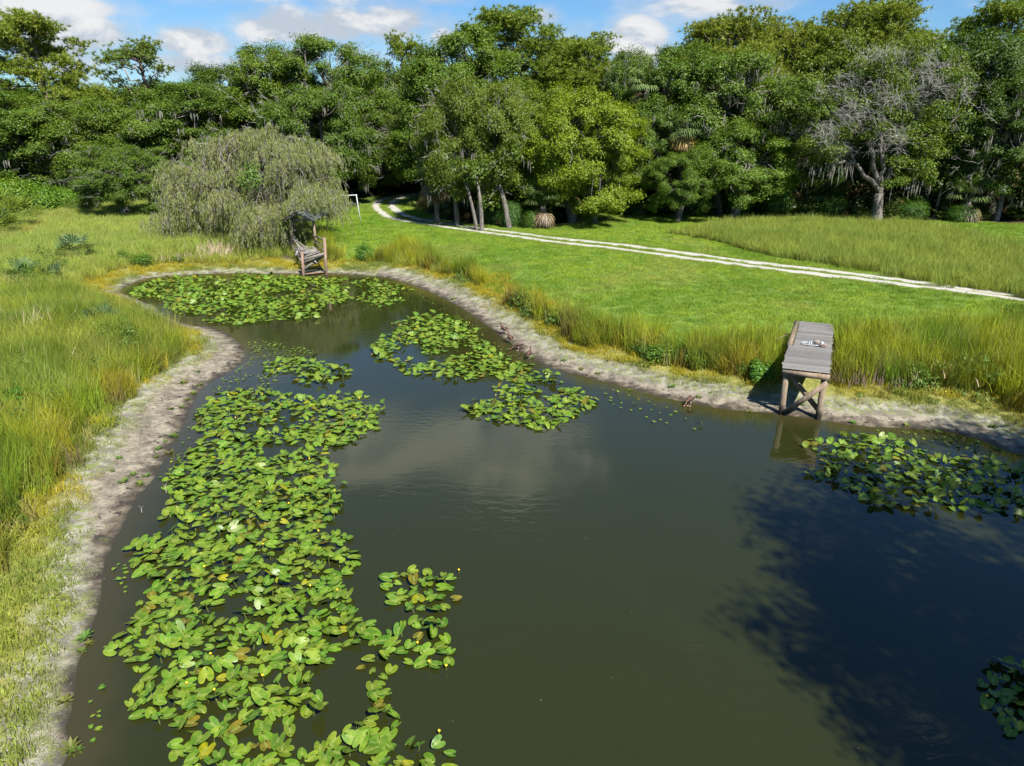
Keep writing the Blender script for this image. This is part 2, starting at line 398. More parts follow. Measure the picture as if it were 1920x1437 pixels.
me = mesh_np('gravel_track', np.vstack([v1, v2]), [f1, f2+len(v1)], [tm], True); fa(me, 'edge', np.r_[e1, e2_]); structure('gravel_track', me)

# ------------------------------------------------------------------ foliage materials
def leaf_mat(name, c1, c2, c3=None, trans=.28, rough=.5, nscale=1.2, spec=.35):
    m, t, b = mat(name)
    geo = t.nodes.new('ShaderNodeNewGeometry'); oi = t.nodes.new('ShaderNodeObjectInfo')
    f = noise(t, geo.outputs['Position'], nscale, 3, .6)
    c = mixc(t, geo.outputs['Random Per Island'], c1, c2)
    if c3 is not None: c = mixc(t, smooth(t, f, .45, .68, 0, .8), c, c3)
    c = mixc(t, 1.0, c, oi.outputs['Color'], 'MULTIPLY')
    t.links.new(c, b.inputs['Base Color']); b.inputs['Roughness'].default_value = rough; b.inputs['Specular IOR Level'].default_value = spec
    tr = t.nodes.new('ShaderNodeBsdfTranslucent'); t.links.new(mixc(t, 1.0, c, (1.35, 1.25, .5), 'MULTIPLY'), tr.inputs[0])
    mx = t.nodes.new('ShaderNodeMixShader'); mx.inputs[0].default_value = trans
    t.links.new(b.outputs[0], mx.inputs[1]); t.links.new(tr.outputs[0], mx.inputs[2])
    t.links.new(mx.outputs[0], t.nodes['Material Output'].inputs[0]); return m
def bark_mat(name, c1, c2, sc=6):
    m, t, b = mat(name); tcn = t.nodes.new('ShaderNodeTexCoord')
    mpn = t.nodes.new('ShaderNodeMapping'); mpn.inputs['Scale'].default_value = (1, 1, .25); t.links.new(tcn.outputs['Object'], mpn.inputs[0])
    f = noise(t, mpn.outputs[0], sc, 5, .65); c = mixc(t, smooth(t, f, .3, .7), c1, c2)
    t.links.new(c, b.inputs['Base Color']); b.inputs['Roughness'].default_value = .9; bump(t, b, f, .9, .05); return m
M_OAK = leaf_mat('oak_leaves', (.048, .092, .010), (.105, .165, .017), (.125, .175, .024), trans=.34)
M_PINE = leaf_mat('pine_needles', (.105, .165, .014), (.20, .25, .022), (.22, .24, .035), trans=.26)
M_WEEP = leaf_mat('weeping_foliage', (.13, .165, .040), (.27, .30, .10), (.31, .31, .15), trans=.25, nscale=1.0)
M_PALM = leaf_mat('palm_leaf', (.06, .10, .03), (.11, .16, .05), None, trans=.2, rough=.4)
M_PALMD = leaf_mat('dead_palm_leaf', (.13, .095, .050), (.26, .20, .11), None, trans=.15)
M_SHRUB = leaf_mat('shrub_leaves', (.045, .10, .014), (.095, .17, .025), (.10, .15, .03))
M_MOSS = leaf_mat('hanging_moss', (.14, .14, .115), (.24, .23, .19), None, trans=.15, rough=.9, spec=.1)
M_BARK = bark_mat('oak_bark', (.07, .06, .05), (.20, .18, .155))
M_PBARK = bark_mat('pine_bark', (.13, .085, .06), (.28, .215, .17), 4)
M_TWIG = bark_mat('dead_wood', (.19, .18, .165), (.40, .38, .35))

def unit(v): return v/(np.linalg.norm(v, axis=-1, keepdims=True)+1e-9)
def leaves(mb, pos, nrm, size, aspect=.55, fold=.18):
    n = len(pos); nrm = unit(nrm); rnd = rng.normal(size=(n, 3)); T = unit(np.cross(nrm, rnd)); B = np.cross(nrm, T)
    size = np.broadcast_to(size, (n,))[:, None]
    V = np.stack([pos+T*size*.5, pos+B*size*.5*aspect+nrm*size*fold, pos-T*size*.5, pos-B*size*.5*aspect+nrm*size*fold], 1).reshape(-1, 3)
    F = np.arange(n*4).reshape(-1, 4); mb.add(V, F)
def limb(mb, a, b, r0, r1, n=6, wob=.3, sides=6, sag=0.0):
    a = np.asarray(a, float); b = np.asarray(b, float); s = np.linspace(0, 1, n)[:, None]
    P = a*(1-s)+b*s; L = np.linalg.norm(b-a)
    w = rng.normal(size=(n, 3))*wob*L*.12; w[0] = 0; w[-1] = 0
    P = P+w; P[:, 2] += (sag*np.sin(s[:, 0]*np.pi))*L
    mb.tube(P, np.linspace(r0, r1, n), sides); return P

def oak_variant(seed, H=13., Rr=5.5, skirt=.05, nclump=115, per=820, open_=.0, lsize=.18):
    """returns (trunk mesh, crown mesh, bare branch mesh, moss mesh) of a spreading broadleaf tree"""
    global rng; keep = rng; rng = np.random.default_rng(seed)
    tr = MB(); cr = MB(); tw = MB(); mo = MB()
    zc = H*(.5+skirt*.1+.06); rz = H-zc
    lean = rng.normal(size=2)*.5; base = np.array([0, 0, -.4]); fork = np.array([lean[0], lean[1], H*.24])
    tr.tube(np.array([base, [0, 0, .3], fork*[.5, .5, .6]+[0, 0, .2], fork]), [.62, .48, .40, .38], 10)
    cen = []
    lob = rng.normal(size=(9, 3)); lob = unit(lob)
    k = 0
    while len(cen) < nclump:
        d = unit(rng.normal(size=3)); 
        if d[2] < -.75: continue
        lobe = .80+.26*max(0, (lob@d).max()-.55)/.45
        rad = lobe*rng.uniform(.55, 1.0)**.45 if rng.random() < .85 else rng.uniform(.25, .6)
        rzz = rz if d[2] > 0 else zc-H*skirt
        if d[2] < 0: hxy = max(math.hypot(d[0], d[1]), .15); d = d*[max(1, .88/hxy), max(1, .88/hxy), 1]
        c_ = np.array([d[0]*Rr*rad, d[1]*Rr*rad, zc+d[2]*rzz*rad])
        if all(np.linalg.norm(c_-q) > .75 for q in cen[-60:]): cen.append(c_)
        k += 1
        if k > 4000: break
    cen = np.array(cen)
    heads = []
    for i in range(7):
        an = i*2*np.pi/7+rng.uniform(-.3, .3); rr = Rr*rng.uniform(.3, .55); hz = H*rng.uniform(.42, .75)
        e_ = np.array([math.cos(an)*rr, math.sin(an)*rr, hz]); P = limb(tr, fork, e_, .26, .11, 7, .35, 7, .06); heads.append(e_)
    heads.append(np.array([0, 0, H*.7])); limb(tr, fork, heads[-1], .3, .12, 6, .3, 7)
    heads = np.array(heads)
    for c_ in cen:
        h_ = heads[np.argmin(np.linalg.norm(heads-c_, axis=1)+rng.uniform(0, .8, len(heads)))]
        limb(tr, h_, c_, .085, .03, 4, .5, 4, .04)
    sz = rng.uniform(.75, 1.45, len(cen))*Rr/5.5
    for c_, s_ in zip(cen, sz):
        n = int(per*s_**1.6); u = unit(rng.normal(size=(n, 3))); rad = rng.uniform(.35, 1.0, n)**.5*(1+.35*rng.normal(size=n)*.5)
        sc = np.array([1.12, 1.12, .88])*s_*rng.uniform(.8, 1.2, 3); 
        # sub-clumps
        sub = unit(rng.normal(size=(14, 3)))*.95; w = sub[rng.integers(0, 14, n)]*rng.uniform(.2, 1.0, n)[:, None]
        p = c_+(u*rad[:, None]*.42+w*.82)*sc
        out = unit(p-c_)*.7+unit(p-np.array([0, 0, zc*.8]))*.5+np.array([0, 0, .45])+rng.normal(size=(n, 3))*.55
        leaves(cr, p, out, rng.uniform(.6, 1.25, n)*lsize)
    # twigs that poke through
    outer = cen[np.linalg.norm((cen-[0, 0, zc])/[Rr, Rr, rz], axis=1) > .7]
    for i in range(230):
        c_ = outer[rng.integers(len(outer))]+rng.normal(size=3)*.5
        d = unit(c_-np.array([0, 0, zc*.7])+rng.normal(size=3)*2.0); L = rng.uniform(.6, 1.7)
        if c_[2]+d[2]*L > H*.97: d = d*[1, 1, -.3]
        P = [c_, c_+d*L*.5+rng.normal(size=3)*.12, c_+d*L+rng.normal(size=3)*.2+[0, 0, -.1]]
        tw.tube(P, [.022, .015, .006], 3, False)
        for j in range(3):
            q = np.array(P[1])+d*L*.1*j; tw.tube([q, q+unit(d+rng.normal(size=3)*.9)*L*.45], [.011, .004], 3, False)
    for i in range(150):
        c_ = cen[rng.integers(len(cen))]+rng.normal(size=3)*[.8, .8, .3]-[0, 0, .5]
        for j in range(7):
            q = c_+rng.normal(size=3)*[.14, .14, .05]; L = rng.uniform(.3, 1.1)
            w_ = rng.uniform(.02, .05); a = rng.uniform(0, 6.28); o_ = np.array([math.cos(a)*w_, math.sin(a)*w_, 0]); m_ = q-[0, 0, L*.5]+rng.normal(size=3)*.05
            mo.add([q-o_*.5, q+o_*.5, m_+o_, m_-o_, q-[0, 0, L]], [[0, 1, 2, 3]], [[3, 2, 4]])
    rng = keep
    return (tr.mesh('oak_trunk', [M_BARK], True), cr.mesh('oak_crown', [M_OAK]), tw.mesh('bare_twigs', [M_TWIG]), mo.mesh('moss', [M_MOSS]))

def pine_variant(seed, H=17., Rr=4.2, cb=.55, ntuft=1500, dense=1.0, flat=.5):
    global rng; keep = rng; rng = np.random.default_rng(seed)
    tr = MB(); cr = MB()
    z0 = -.4; n = 9; s = np.linspace(0, 1, n); bend = rng.normal(size=2)*.6
    P = np.column_stack([bend[0]*np.sin(s*2.4), bend[1]*np.sin(s*2), z0+(H*.93-z0)*s]); tr.tube(P, np.linspace(.34, .09, n), 8)
    nb = int(34*dense); cent = []; zc = H*(cb+.12); rz = H-zc
    for i in range(nb):
        an = i*2.4+rng.uniform(-.5, .5); dz = rng.uniform(-.45, .97); hr = math.sqrt(1-max(dz, 0)**2)*rng.uniform(.45, 1)
        e_ = np.array([math.cos(an)*hr*Rr+P[-1][0]*.5, math.sin(an)*hr*Rr+P[-1][1]*.5, zc+rz*dz*rng.uniform(.85, 1)])
        z = min(max(e_[2]-hr*Rr*rng.uniform(.35, .8), H*cb*.8), H*.9); x0 = np.interp(z, P[:, 2], P[:, 0]); y0 = np.interp(z, P[:, 2], P[:, 1])
        PP = limb(tr, [x0, y0, z], e_, .10, .03, 6, .5, 5, -.03)
        for j in range(5):
            q = PP[rng.integers(3, 6)]; e2 = q+unit(np.array([math.cos(an), math.sin(an), .25])+rng.normal(size=3)*.9)*rng.uniform(.4, 1.2)*Rr/4
            limb(tr, q, e2, .035, .012, 3, .3, 3); cent.append(e2)
        cent.append(e_); cent.append(e_)
    cent.append(np.array([P[-1][0], P[-1][1], H*.97]))
    cent = np.array(cent)
    N_ = ntuft; k = rng.integers(0, len(cent), N_); fl = Rr/4.2
    pos = cent[k]+rng.normal(size=(N_, 3))*[.5, .5, .20]*fl; pos[:, 2] += .15; pos[:, 2] = np.minimum(pos[:, 2], H*1.01)
    for p in pos:
        m = 15; d = unit(rng.normal(size=(m, 3))+[0, 0, .6]); L = rng.uniform(.24, .42, m)[:, None]
        w = unit(np.cross(d, rng.normal(size=(m, 3))))*.036
        V = np.stack([p+d*.02-w, p+d*.02+w, p+d*L], 1).reshape(-1, 3); cr.add(V, np.arange(m*3).reshape(-1, 3))
    rng = keep
    return (tr.mesh('pine_trunk', [M_PBARK], True), cr.mesh('pine_crown', [M_PINE]))

OAKS = [oak_variant(101), oak_variant(102, H=14, Rr=5, skirt=.0), oak_variant(103, H=12, Rr=6.2, skirt=.10), oak_variant(104, H=13, Rr=5, skirt=.0, nclump=125), oak_variant(105, H=12.5, Rr=5.6, skirt=-.02, nclump=110), oak_variant(106, H=13, Rr=5.3, skirt=.1, nclump=58, per=430)]
OAKD = [(13., 5.5), (14., 5.), (12., 6.2), (13., 5.), (12.5, 5.6), (13., 5.3)]
PINES = [pine_variant(201, ntuft=3400), pine_variant(202, H=16, Rr=3.4, cb=.6, ntuft=800, dense=.6), pine_variant(203, H=17, Rr=4.8, cb=.55, ntuft=9000, dense=2.6)]
PIND = [(17., 4.7), (16., 3.8), (17., 5.2)]
def atg(px, py):
    z = .9
    for _ in range(12): p = at(px, py, z); z = .5*z+.5*g1(p[0], p[1])
    p[2] = g1(p[0], p[1]); return p

def place_tree(name, kind, var, px, Y, top, wpx, label, cat, tint=(1, 1, 1), rz=None, group=None, twigs=0, moss=0, xy=None, hgt=None):
    if xy is None:
        p = at_y(px, top, Y); x = p[0]; ztop = p[2]; wid = wpx/FPX*(Y*CP+6*SP)
    else: x, Y = xy; ztop = g1(x, Y)+hgt; wid = wpx
    z0 = g1(x, Y); H_, R_ = (OAKD if kind == 'oak' else PIND)[var]
    sz = (ztop-z0)/H_; sx = (wid/2)/R_
    if rz is None: rz = random.uniform(0, 6.28)
    o = thing(name, label, cat, (x, Y, z0), rz, group, scale=(sx, sx, sz))
    ms = (OAKS if kind == 'oak' else PINES)[var]
    obj('trunk', ms[0], o); obj('crown', ms[1], o, color=tint)
    if twigs: obj('bare_branches', ms[2], o)
    if moss: obj('hanging_moss', ms[3], o)
    return o
ot, pt = 'oak_tree', 'pine_tree'
D = (1.08, 1.16, 1.0); G = (1.32, 1.30, 1.0); Lg = (2.0, 1.72, .8); Gy = (1.6, 1.5, 1.7); Yl = (1.5, 1.3, .9)
T = [
 # name kind var px Y top width label tint twigs moss
 (pt,'pine',0, 40,74,22,210,'tall pine with a full rounded crown at the far left edge of the sky',(1.05,1.05,1),0,0),
 (pt,'pine',1,232,80,72,150,'thin ragged pine standing alone against the clouds above the left wood',(.75,.85,.9),0,0),
 (pt,'pine',1,765,84,62,100,'slim open pine with forked bare trunk beside the tall central oak',(.9,.95,.8),0,0),
 (pt,'pine',0,945,72,15,215,'tallest central pine with curved bare limbs on its right side',(.85,.95,.85),0,0),
 (pt,'pine',2,1075,72,68,200,'broad domed pine just right of the tallest central pine',(.95,1.0,.8),0,0),
 (pt,'pine',2,1365,70,28,210,'domed yellow-green pine rising above the dark oaks right of the gap',(1.1,1.05,.9),0,0),
 (pt,'pine',2,1500,76,40,190,'flat-topped pine between the domed pine and the big right pine',(1.1,1.05,.9),0,0),
 (pt,'pine',2,1640,70,-3,230,'big pine whose crown touches the top of the picture on the right',(1.0,1.0,.85),0,0),
 (pt,'pine',0,1885,68,-2,190,'pine with open branches in the top right corner',(.85,.95,.85),0,0),
 (ot,'oak',0, 15,70,160,270,'dark spreading oak at the far left edge behind the yellowing bushes',D,0,0),
 (ot,'oak',3,125,71,190,230,'oak with grey moss strands between the left edge and the lone ragged pine',Gy,1,1),
 (ot,'oak',2,225,71,182,240,'rounded green oak below the lone ragged pine',G,1,1),
 (ot,'oak',4,212,58,268,175,'low bushy oak with a bleached dead branch at the edge of the left meadow',(1.15,1.2,1.1),1,0),
 (ot,'oak',1,330,72,158,210,'oak behind the left shoulder of the weeping tree',D,0,1),
 (ot,'oak',0,420,78,108,210,'pale grey-green oak top above the weeping tree',(1.0,1.05,1.1),0,0),
 (ot,'oak',3,505,74,92,200,'oak with knobbly top left of the tallest left-centre oak',G,1,0),
 (ot,'oak',1,605,74,70,215,'tallest oak of the left-centre group with an airy crown',(1.2,1.25,1.1),1,0),
 (ot,'oak',4,595,66,150,200,'oak with dark hollows right behind the weeping tree',D,1,1),
 (ot,'oak',2,700,82,118,200,'oak crown sloping down to where the track enters the wood',G,1,0),
 (ot,'oak',4,668,75,185,170,'low-hanging oak left of the track entrance behind the white goal frame',(1.3,1.25,1.0),1,0),
 (ot,'oak',1,860,66,48,240,'tall oak with dense crown under the tallest central pine',(1.2,1.25,1.1),0,0),
 (ot,'oak',2,893,54.5,140,205,'mossy oak with grey twigs leaning over the inside of the track bend',(1.4,1.25,1.0),1,1),
 (ot,'oak',0,985,57,150,220,'oak in the middle of the central clump',(1.5,1.4,.9),1,0),
 (ot,'oak',4,1080,55,158,240,'bright yellow-green oak hanging low over the lawn, right end of the central clump',Lg,0,0),
 (ot,'oak',4,1122,54.3,240,125,'low bright foliage mass at the right end of the central clump, nearly touching the lawn',Lg,0,0),
 (ot,'oak',3,1190,64,100,130,'narrow oak with a thin top right of the central clump',(1.2,1.25,1.2),1,0),
 (ot,'oak',4,1215,60,175,160,'dark oak filling the recess between the central clump and the right wood',D,0,1),
 (ot,'oak',4,1283,55.6,278,125,'low leafy oak bushed out at the lawn edge, below the palm with yellow dead fronds',(1.15,1.25,1.0),0,0),
 (ot,'oak',3,1290,62,95,220,'dark oak left of the palm with yellow dead fronds',(1.05,1.15,1.0),0,0),
 (ot,'oak',0,1375,60,88,230,'large oak below the domed yellow-green pine',(1.2,1.25,1.0),1,1),
 (ot,'oak',4,1395,57,225,210,'low leafy oak draped to the ground in front of the right wood',(1.3,1.35,1.0),0,0),
 (ot,'oak',1,1480,64,140,200,'oak with sky holes left of the house roof',(1.1,1.2,1.1),1,1),
 (ot,'oak',0,1600,80,120,210,'oak behind the half-bare oak, over the brown roof',D,1,0),
 (ot,'oak',2,1760,62,120,230,'dark oak behind the right side of the half-bare oak',D,1,0),
 (ot,'oak',3,1850,60,68,250,'very dark oak under the top right pine',(.7,.82,.85),1,0),
 (ot,'oak',1,1925,57,120,200,'dark oak cut by the right edge of the picture',(.75,.85,.85),1,1),
]
for nm, k, v, px, Y, top, w, lab, tint, tw_, mo_ in T:
    place_tree(nm, k, v, px, Y, top, w, lab, 'tree', tint, twigs=tw_, moss=mo_)
# trees deep in the wood
random.seed(3)
for i in range(46):
    px = -120+i*48+random.uniform(-20, 20); Y = random.uniform(84, 108); top = 165+random.uniform(-25, 30)
    place_tree('oak_tree', 'oak', i % 5, px, Y, top, 300, 'dark oak deep in the wood, mostly hidden by the front trees', 'tree', D, group='trees deep in the wood')
# oaks on the near right bank, just outside the picture, whose shade lies on the water
for i, (x, y, h, w) in enumerate([(14.9, 2.0, 14.5, 10.5), (20.0, 5.6, 13.3, 11), (12.7, -1.6, 14.5, 10), (20, -3, 15, 12), (13.4, -.2, 14.2, 8.5)]):
    place_tree('oak_tree', 'oak', 5, 0, 0, 0, w, 'oak on the near right bank outside the picture, shading the water', 'tree', D, xy=(x, y), hgt=h, group='oaks shading the pond')
# ------------------------------------------------------------------ grass: tufts instanced on points (geometry nodes), one stuff object per kind
def grass_mat(name, lo=.45, hi=1.0, trans=.3, rough=.55):
    m, t, b = mat(name)
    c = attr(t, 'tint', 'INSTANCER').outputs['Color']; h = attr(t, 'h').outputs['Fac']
    geo = t.nodes.new('ShaderNodeNewGeometry')
    v = math_n(t, 'ADD', math_n(t, 'MULTIPLY', geo.outputs['Random Per Island'], .55), .72)
    c = vmath(t, 'SCALE', c, None); t.nodes[-1].inputs[3].default_value = 1
    t.links.new(v, t.nodes[-1].inputs[3])
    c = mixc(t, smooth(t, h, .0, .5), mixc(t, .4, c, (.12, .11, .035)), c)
    t.links.new(c, b.inputs['Base Color']); b.inputs['Roughness'].default_value = rough; b.inputs['Specular IOR Level'].default_value = .25
    tr = t.nodes.new('ShaderNodeBsdfTranslucent'); t.links.new(mixc(t, 1.0, c, (1.3, 1.2, .6), 'MULTIPLY'), tr.inputs[0])
    mx = t.nodes.new('ShaderNodeMixShader'); mx.inputs[0].default_value = trans
    t.links.new(b.outputs[0], mx.inputs[1]); t.links.new(tr.outputs[0], mx.inputs[2])
    t.links.new(mx.outputs[0], t.nodes['Material Output'].inputs[0]); return m
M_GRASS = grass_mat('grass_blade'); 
def tuft(name, n, rad, h, wd, lean=.35, m=M_GRASS, seed=0, seeds=False):
    r = np.random.default_rng(seed); mb = MB()
    a = r.uniform(0, 6.283, n); q = rad*np.sqrt(r.uniform(0, 1, n)); bx = np.cos(a)*q; by = np.sin(a)*q
    hh = h*r.uniform(.45, 1.1, n); la = r.uniform(0, 6.283, n); ln = np.abs(r.normal(0, lean, n))*hh
    wa = r.uniform(0, 6.283, n); w = wd*r.uniform(.6, 1.3, n)
    ox = np.cos(wa)*w/2; oy = np.sin(wa)*w/2
    b = np.stack([bx, by, np.zeros(n)-.02], -1); mid = b+np.stack([np.cos(la)*ln*.35, np.sin(la)*ln*.35, hh*.55], -1)
    tip = b+np.stack([np.cos(la)*ln, np.sin(la)*ln, hh], -1); o = np.stack([ox, oy, 0*ox], -1)
    V = np.stack([b-o, b+o, mid+o*.8, mid-o*.8, tip], 1).reshape(-1, 3); i = np.arange(n)[:, None]*5
    mb.add(V, i+np.array([[0, 1, 2, 3]]), i+np.array([[3, 2, 4]]), h=np.tile([0, 0, .55, .55, 1.], n))
    return bpy.data.objects.new(name, mb.mesh(name, [m], height=True))
def leafy(name, n, rad, h, ls, m=M_GRASS, seed=0, asp=.5):
    """low broad-leaved weed clump"""
    global rng; keep = rng; rng = np.random.default_rng(seed); mb = MB()
    u = unit(rng.normal(size=(n, 3))); u[:, 2] = abs(u[:, 2]); rr = rng.uniform(.3, 1, n)**.5
    p = u*rr[:, None]*[rad, rad, h]
    leaves(mb, p, u*.6+[0, 0, .8]+rng.normal(size=(n, 3))*.5, rng.uniform(.6, 1.3, n)*ls, asp)
    mb.h = [np.repeat(p[:, 2]/h*.6+.4, 4)]
    rng = keep
    return bpy.data.objects.new(name, mb.mesh(name, [m], height=True))
def scatter(name, srcs, x, y, sc, tint, idx=None, tilt=.12, z=None, zs=None):
    """points mesh + geometry nodes that instance srcs on the points"""
    n = len(x); x = np.asarray(x); y = np.asarray(y)
    if z is None: z = gz(x, y)
    me = bpy.data.meshes.new(name); me.vertices.add(n); me.vertices.foreach_set('co', np.stack([x, y, z], -1).astype(np.float32).ravel())
    a = me.attributes.new('rot', 'FLOAT_VECTOR', 'POINT'); rr = np.stack([rng.normal(0, tilt, n), rng.normal(0, tilt, n), rng.uniform(0, 6.283, n)], -1)
    a.data.foreach_set('vector', rr.astype(np.float32).ravel())
    a = me.attributes.new('size', 'FLOAT_VECTOR', 'POINT'); s3 = np.stack([sc, sc, sc*(1 if zs is None else zs)], -1); a.data.foreach_set('vector', s3.astype(np.float32).ravel())
    a = me.attributes.new('tint', 'FLOAT_COLOR', 'POINT'); tt = np.column_stack([np.clip(tint, .005, 1), np.ones(n)]); a.data.foreach_set('color', tt.astype(np.float32).ravel())
    if idx is None: idx = rng.integers(0, len(srcs), n)
    a = me.attributes.new('kind_index', 'INT', 'POINT'); a.data.foreach_set('value', idx.astype(np.int32))
    me.update()
    ng = bpy.data.node_groups.new(name, 'GeometryNodeTree')
    ng.interface.new_socket('Geometry', in_out='INPUT', socket_type='NodeSocketGeometry'); ng.interface.new_socket('Geometry', in_out='OUTPUT', socket_type='NodeSocketGeometry')
    gi = ng.nodes.new('NodeGroupInput'); go = ng.nodes.new('NodeGroupOutput')
    def na(nm, ty):
        k = ng.nodes.new('GeometryNodeInputNamedAttribute'); k.data_type = ty; k.inputs['Name'].default_value = nm; return k.outputs['Attribute']
    e2r = ng.nodes.new('FunctionNodeEulerToRotation'); ng.links.new(na('rot', 'FLOAT_VECTOR'), e2r.inputs[0])
    jn = ng.nodes.new('GeometryNodeJoinGeometry')
    for k, s in enumerate(srcs):
        oi = ng.nodes.new('GeometryNodeObjectInfo'); oi.inputs['Object'].default_value = s; oi.transform_space = 'ORIGINAL'
        cmp_ = ng.nodes.new('FunctionNodeCompare'); cmp_.data_type = 'INT'; cmp_.operation = 'EQUAL'
        ii_ = [q for q in cmp_.inputs if q.type == 'INT']
        ng.links.new(na('kind_index', 'INT'), ii_[0]); ii_[1].default_value = k
        ip = ng.nodes.new('GeometryNodeInstanceOnPoints'); ng.links.new(gi.outputs[0], ip.inputs['Points']); ng.links.new(oi.outputs['Geometry'], ip.inputs['Instance'])
        ng.links.new(cmp_.outputs[0], ip.inputs['Selection']); ng.links.new(e2r.outputs[0], ip.inputs['Rotation']); ng.links.new(na('size', 'FLOAT_VECTOR'), ip.inputs['Scale'])
        ng.links.new(ip.outputs[0], jn.inputs[0])
    ng.links.new(jn.outputs[0], go.inputs[0])
    o = obj(name, me, kind='stuff'); md = o.modifiers.new('scatter', 'NODES'); md.node_group = ng
    return o
def lerp(a, b, t): return np.asarray(a)*(1-t)[:, None]+np.asarray(b)*t[:, None]
def randpts(x0, x1, y0, y1, dens):
    n = int((x1-x0)*(y1-y0)*dens); return rng.uniform(x0, x1, n), rng.uniform(y0, y1, n)
_pf = [tuple(at(a, b, 1.45)[:2]) for a, b in ((1455, 700), (1578, 712), (1575, 600), (1478, 597))]
def inview(x, y, zmax=1.5, m=.03):
    d = y*CP+(CAMZ-.9)*SP; u = x/d; lim = 960/FPX+m
    return (np.abs(u) < lim) & (y > 3) & ~inpoly(x, y, _pf)
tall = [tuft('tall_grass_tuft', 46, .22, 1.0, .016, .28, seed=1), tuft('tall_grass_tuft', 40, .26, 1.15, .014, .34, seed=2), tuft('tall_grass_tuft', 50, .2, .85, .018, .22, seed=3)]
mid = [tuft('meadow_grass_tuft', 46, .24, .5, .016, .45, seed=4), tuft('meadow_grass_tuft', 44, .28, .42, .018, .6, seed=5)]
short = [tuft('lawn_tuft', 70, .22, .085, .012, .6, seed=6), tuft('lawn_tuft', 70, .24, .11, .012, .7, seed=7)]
weed = [leafy('weed_clump', 60, .20, .14, .07, seed=8), leafy('weed_clump', 80, .28, .25, .08, seed=9)]
fern = [leafy('fern_clump', 130, .34, .5, .10, seed=10, asp=.35)]

C_YG = np.array([.34, .38, .018]); C_G = np.array([.18, .30, .020]); C_ST = np.array([.36, .31, .14]); C_YEL = np.array([.36, .31, .022]); C_OR = np.array([.34, .20, .03]); C_BR = np.array([.12, .085, .055]); C_LG = np.array([.25, .31, .062])
allowed_wood = lambda x, y: ~inpoly(x+(fbm(x, y, .5, 44)-.5)*2, y, wood_poly)
rutd = lambda x, y: np.minimum(polydist(x, y, rutA, False), polydist(x, y, rutB, False))

# tall grass: right bank ribbon, left bank and far stand
x, y = randpts(-26, 30, 6, 66, 26); k = inview(x, y); x, y = x[k], y[k]; s = sdi(x, y); k = s > .9; x, y, s = x[k], y[k], s[k]
lawn = zone_lawn(x, y); far = zone_far(x, y); left = x < at(620, 440, 1)[0]+0*x
nA = fbm(x, y, .55, 60); nB = fbm(x, y, 1.6, 61); nL = fbm(x, y, .16, 62)
edge_r = 1.95+(nA-.5)*1.5; edge_l = 2.2+(nA-.5)*1.8+3*sstep(y, 11, 8.5)
band = (~lawn) & (~left) & (s > edge_r) & allowed_wood(x, y)
farm = far & (rng.random(len(x)) < .9*sstep(fbm(x, y, .5, 68)*.5+np.minimum(polydist(x, y, far_poly), 1.5)/1.5, .2, .8))
lb = left & (~lawn) & (s > edge_l) & ((s < 5.5+nL*5) ) & (nB+nL*.4 > .52) & (y < 30)
lb |= left & (s > edge_l) & (s < 3.8) & (nA > .47) & (y < 34)
sel = band & ~far | lb | farm
xs_, ys_, ss = x[sel], y[sel], s[sel]; n = len(xs_); nz = fbm(xs_, ys_, .5, 63); nz2 = fbm(xs_, ys_, 2.2, 64); fr = far[sel]; lf = left[sel]
tint = lerp(C_YG, C_G, sstep(nz, .42, .68)); tint = lerp(tint, C_ST*.9, np.where(rng.random(n) < .12, .6, 0.05)+sstep(nz2, .62, .75)*.5*(lf*1.0))
front = np.exp(-np.clip(ss-1.7, 0, 9)/.6)*(~fr); tint = lerp(tint, np.where(rng.random(n)[:, None] < .35, C_BR, C_OR), np.clip(front*sstep(nz2, .35, .6)*1.1, 0, .85))
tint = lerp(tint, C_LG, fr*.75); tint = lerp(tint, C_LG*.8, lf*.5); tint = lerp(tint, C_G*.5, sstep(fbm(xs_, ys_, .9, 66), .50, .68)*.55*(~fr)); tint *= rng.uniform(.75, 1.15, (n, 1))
hs = (.72+.65*nz)*np.where(fr, .66, 1)*np.where(lf, .85, 1)*sstep(ss, .6, 2.6)**.3
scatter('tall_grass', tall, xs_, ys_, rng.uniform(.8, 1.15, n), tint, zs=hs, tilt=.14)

# meadow grass over the left field
x, y = randpts(-46, 4, 5, 72, 17); k = inview(x, y); x, y = x[k], y[k]; s = sdi(x, y)
k = (s > 2.1+(fbm(x, y, .6, 70)-.5)*1.8+2.5*sstep(y, 11.5, 8.5)) & ~zone_lawn(x, y) & allowed_wood(x, y) & (x < -4); x, y, s = x[k], y[k], s[k]; n = len(x)
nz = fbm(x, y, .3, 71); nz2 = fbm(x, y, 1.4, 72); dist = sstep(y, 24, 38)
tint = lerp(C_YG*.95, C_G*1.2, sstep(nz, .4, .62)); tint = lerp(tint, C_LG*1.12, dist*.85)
nd = 1-dist*.75; tint = lerp(tint, C_G*.55, nd*sstep(fbm(x, y, .7, 77), .52, .66)*.7); tint = lerp(tint, C_ST*.9, nd*(sstep(nz2, .50, .64)*.75)); tint = lerp(tint, C_BR*1.3, nd*(sstep(fbm(x, y, .8, 75), .58, .70)*.75)); tint = lerp(tint, C_ST, np.where(rng.random(n) < .14, .7, 0)*nd); 
tint = lerp(tint, C_YEL, np.exp(-np.clip(s-1.6, 0, 9)/.7)*.6*sstep(nz, .3, .6)); tint *= rng.uniform(.85, 1.15, (n, 1))
scatter('meadow_grass', mid, x, y, rng.uniform(.8, 1.3, n), tint, zs=(.65+.5*nz)+.15*dist, tilt=.16)

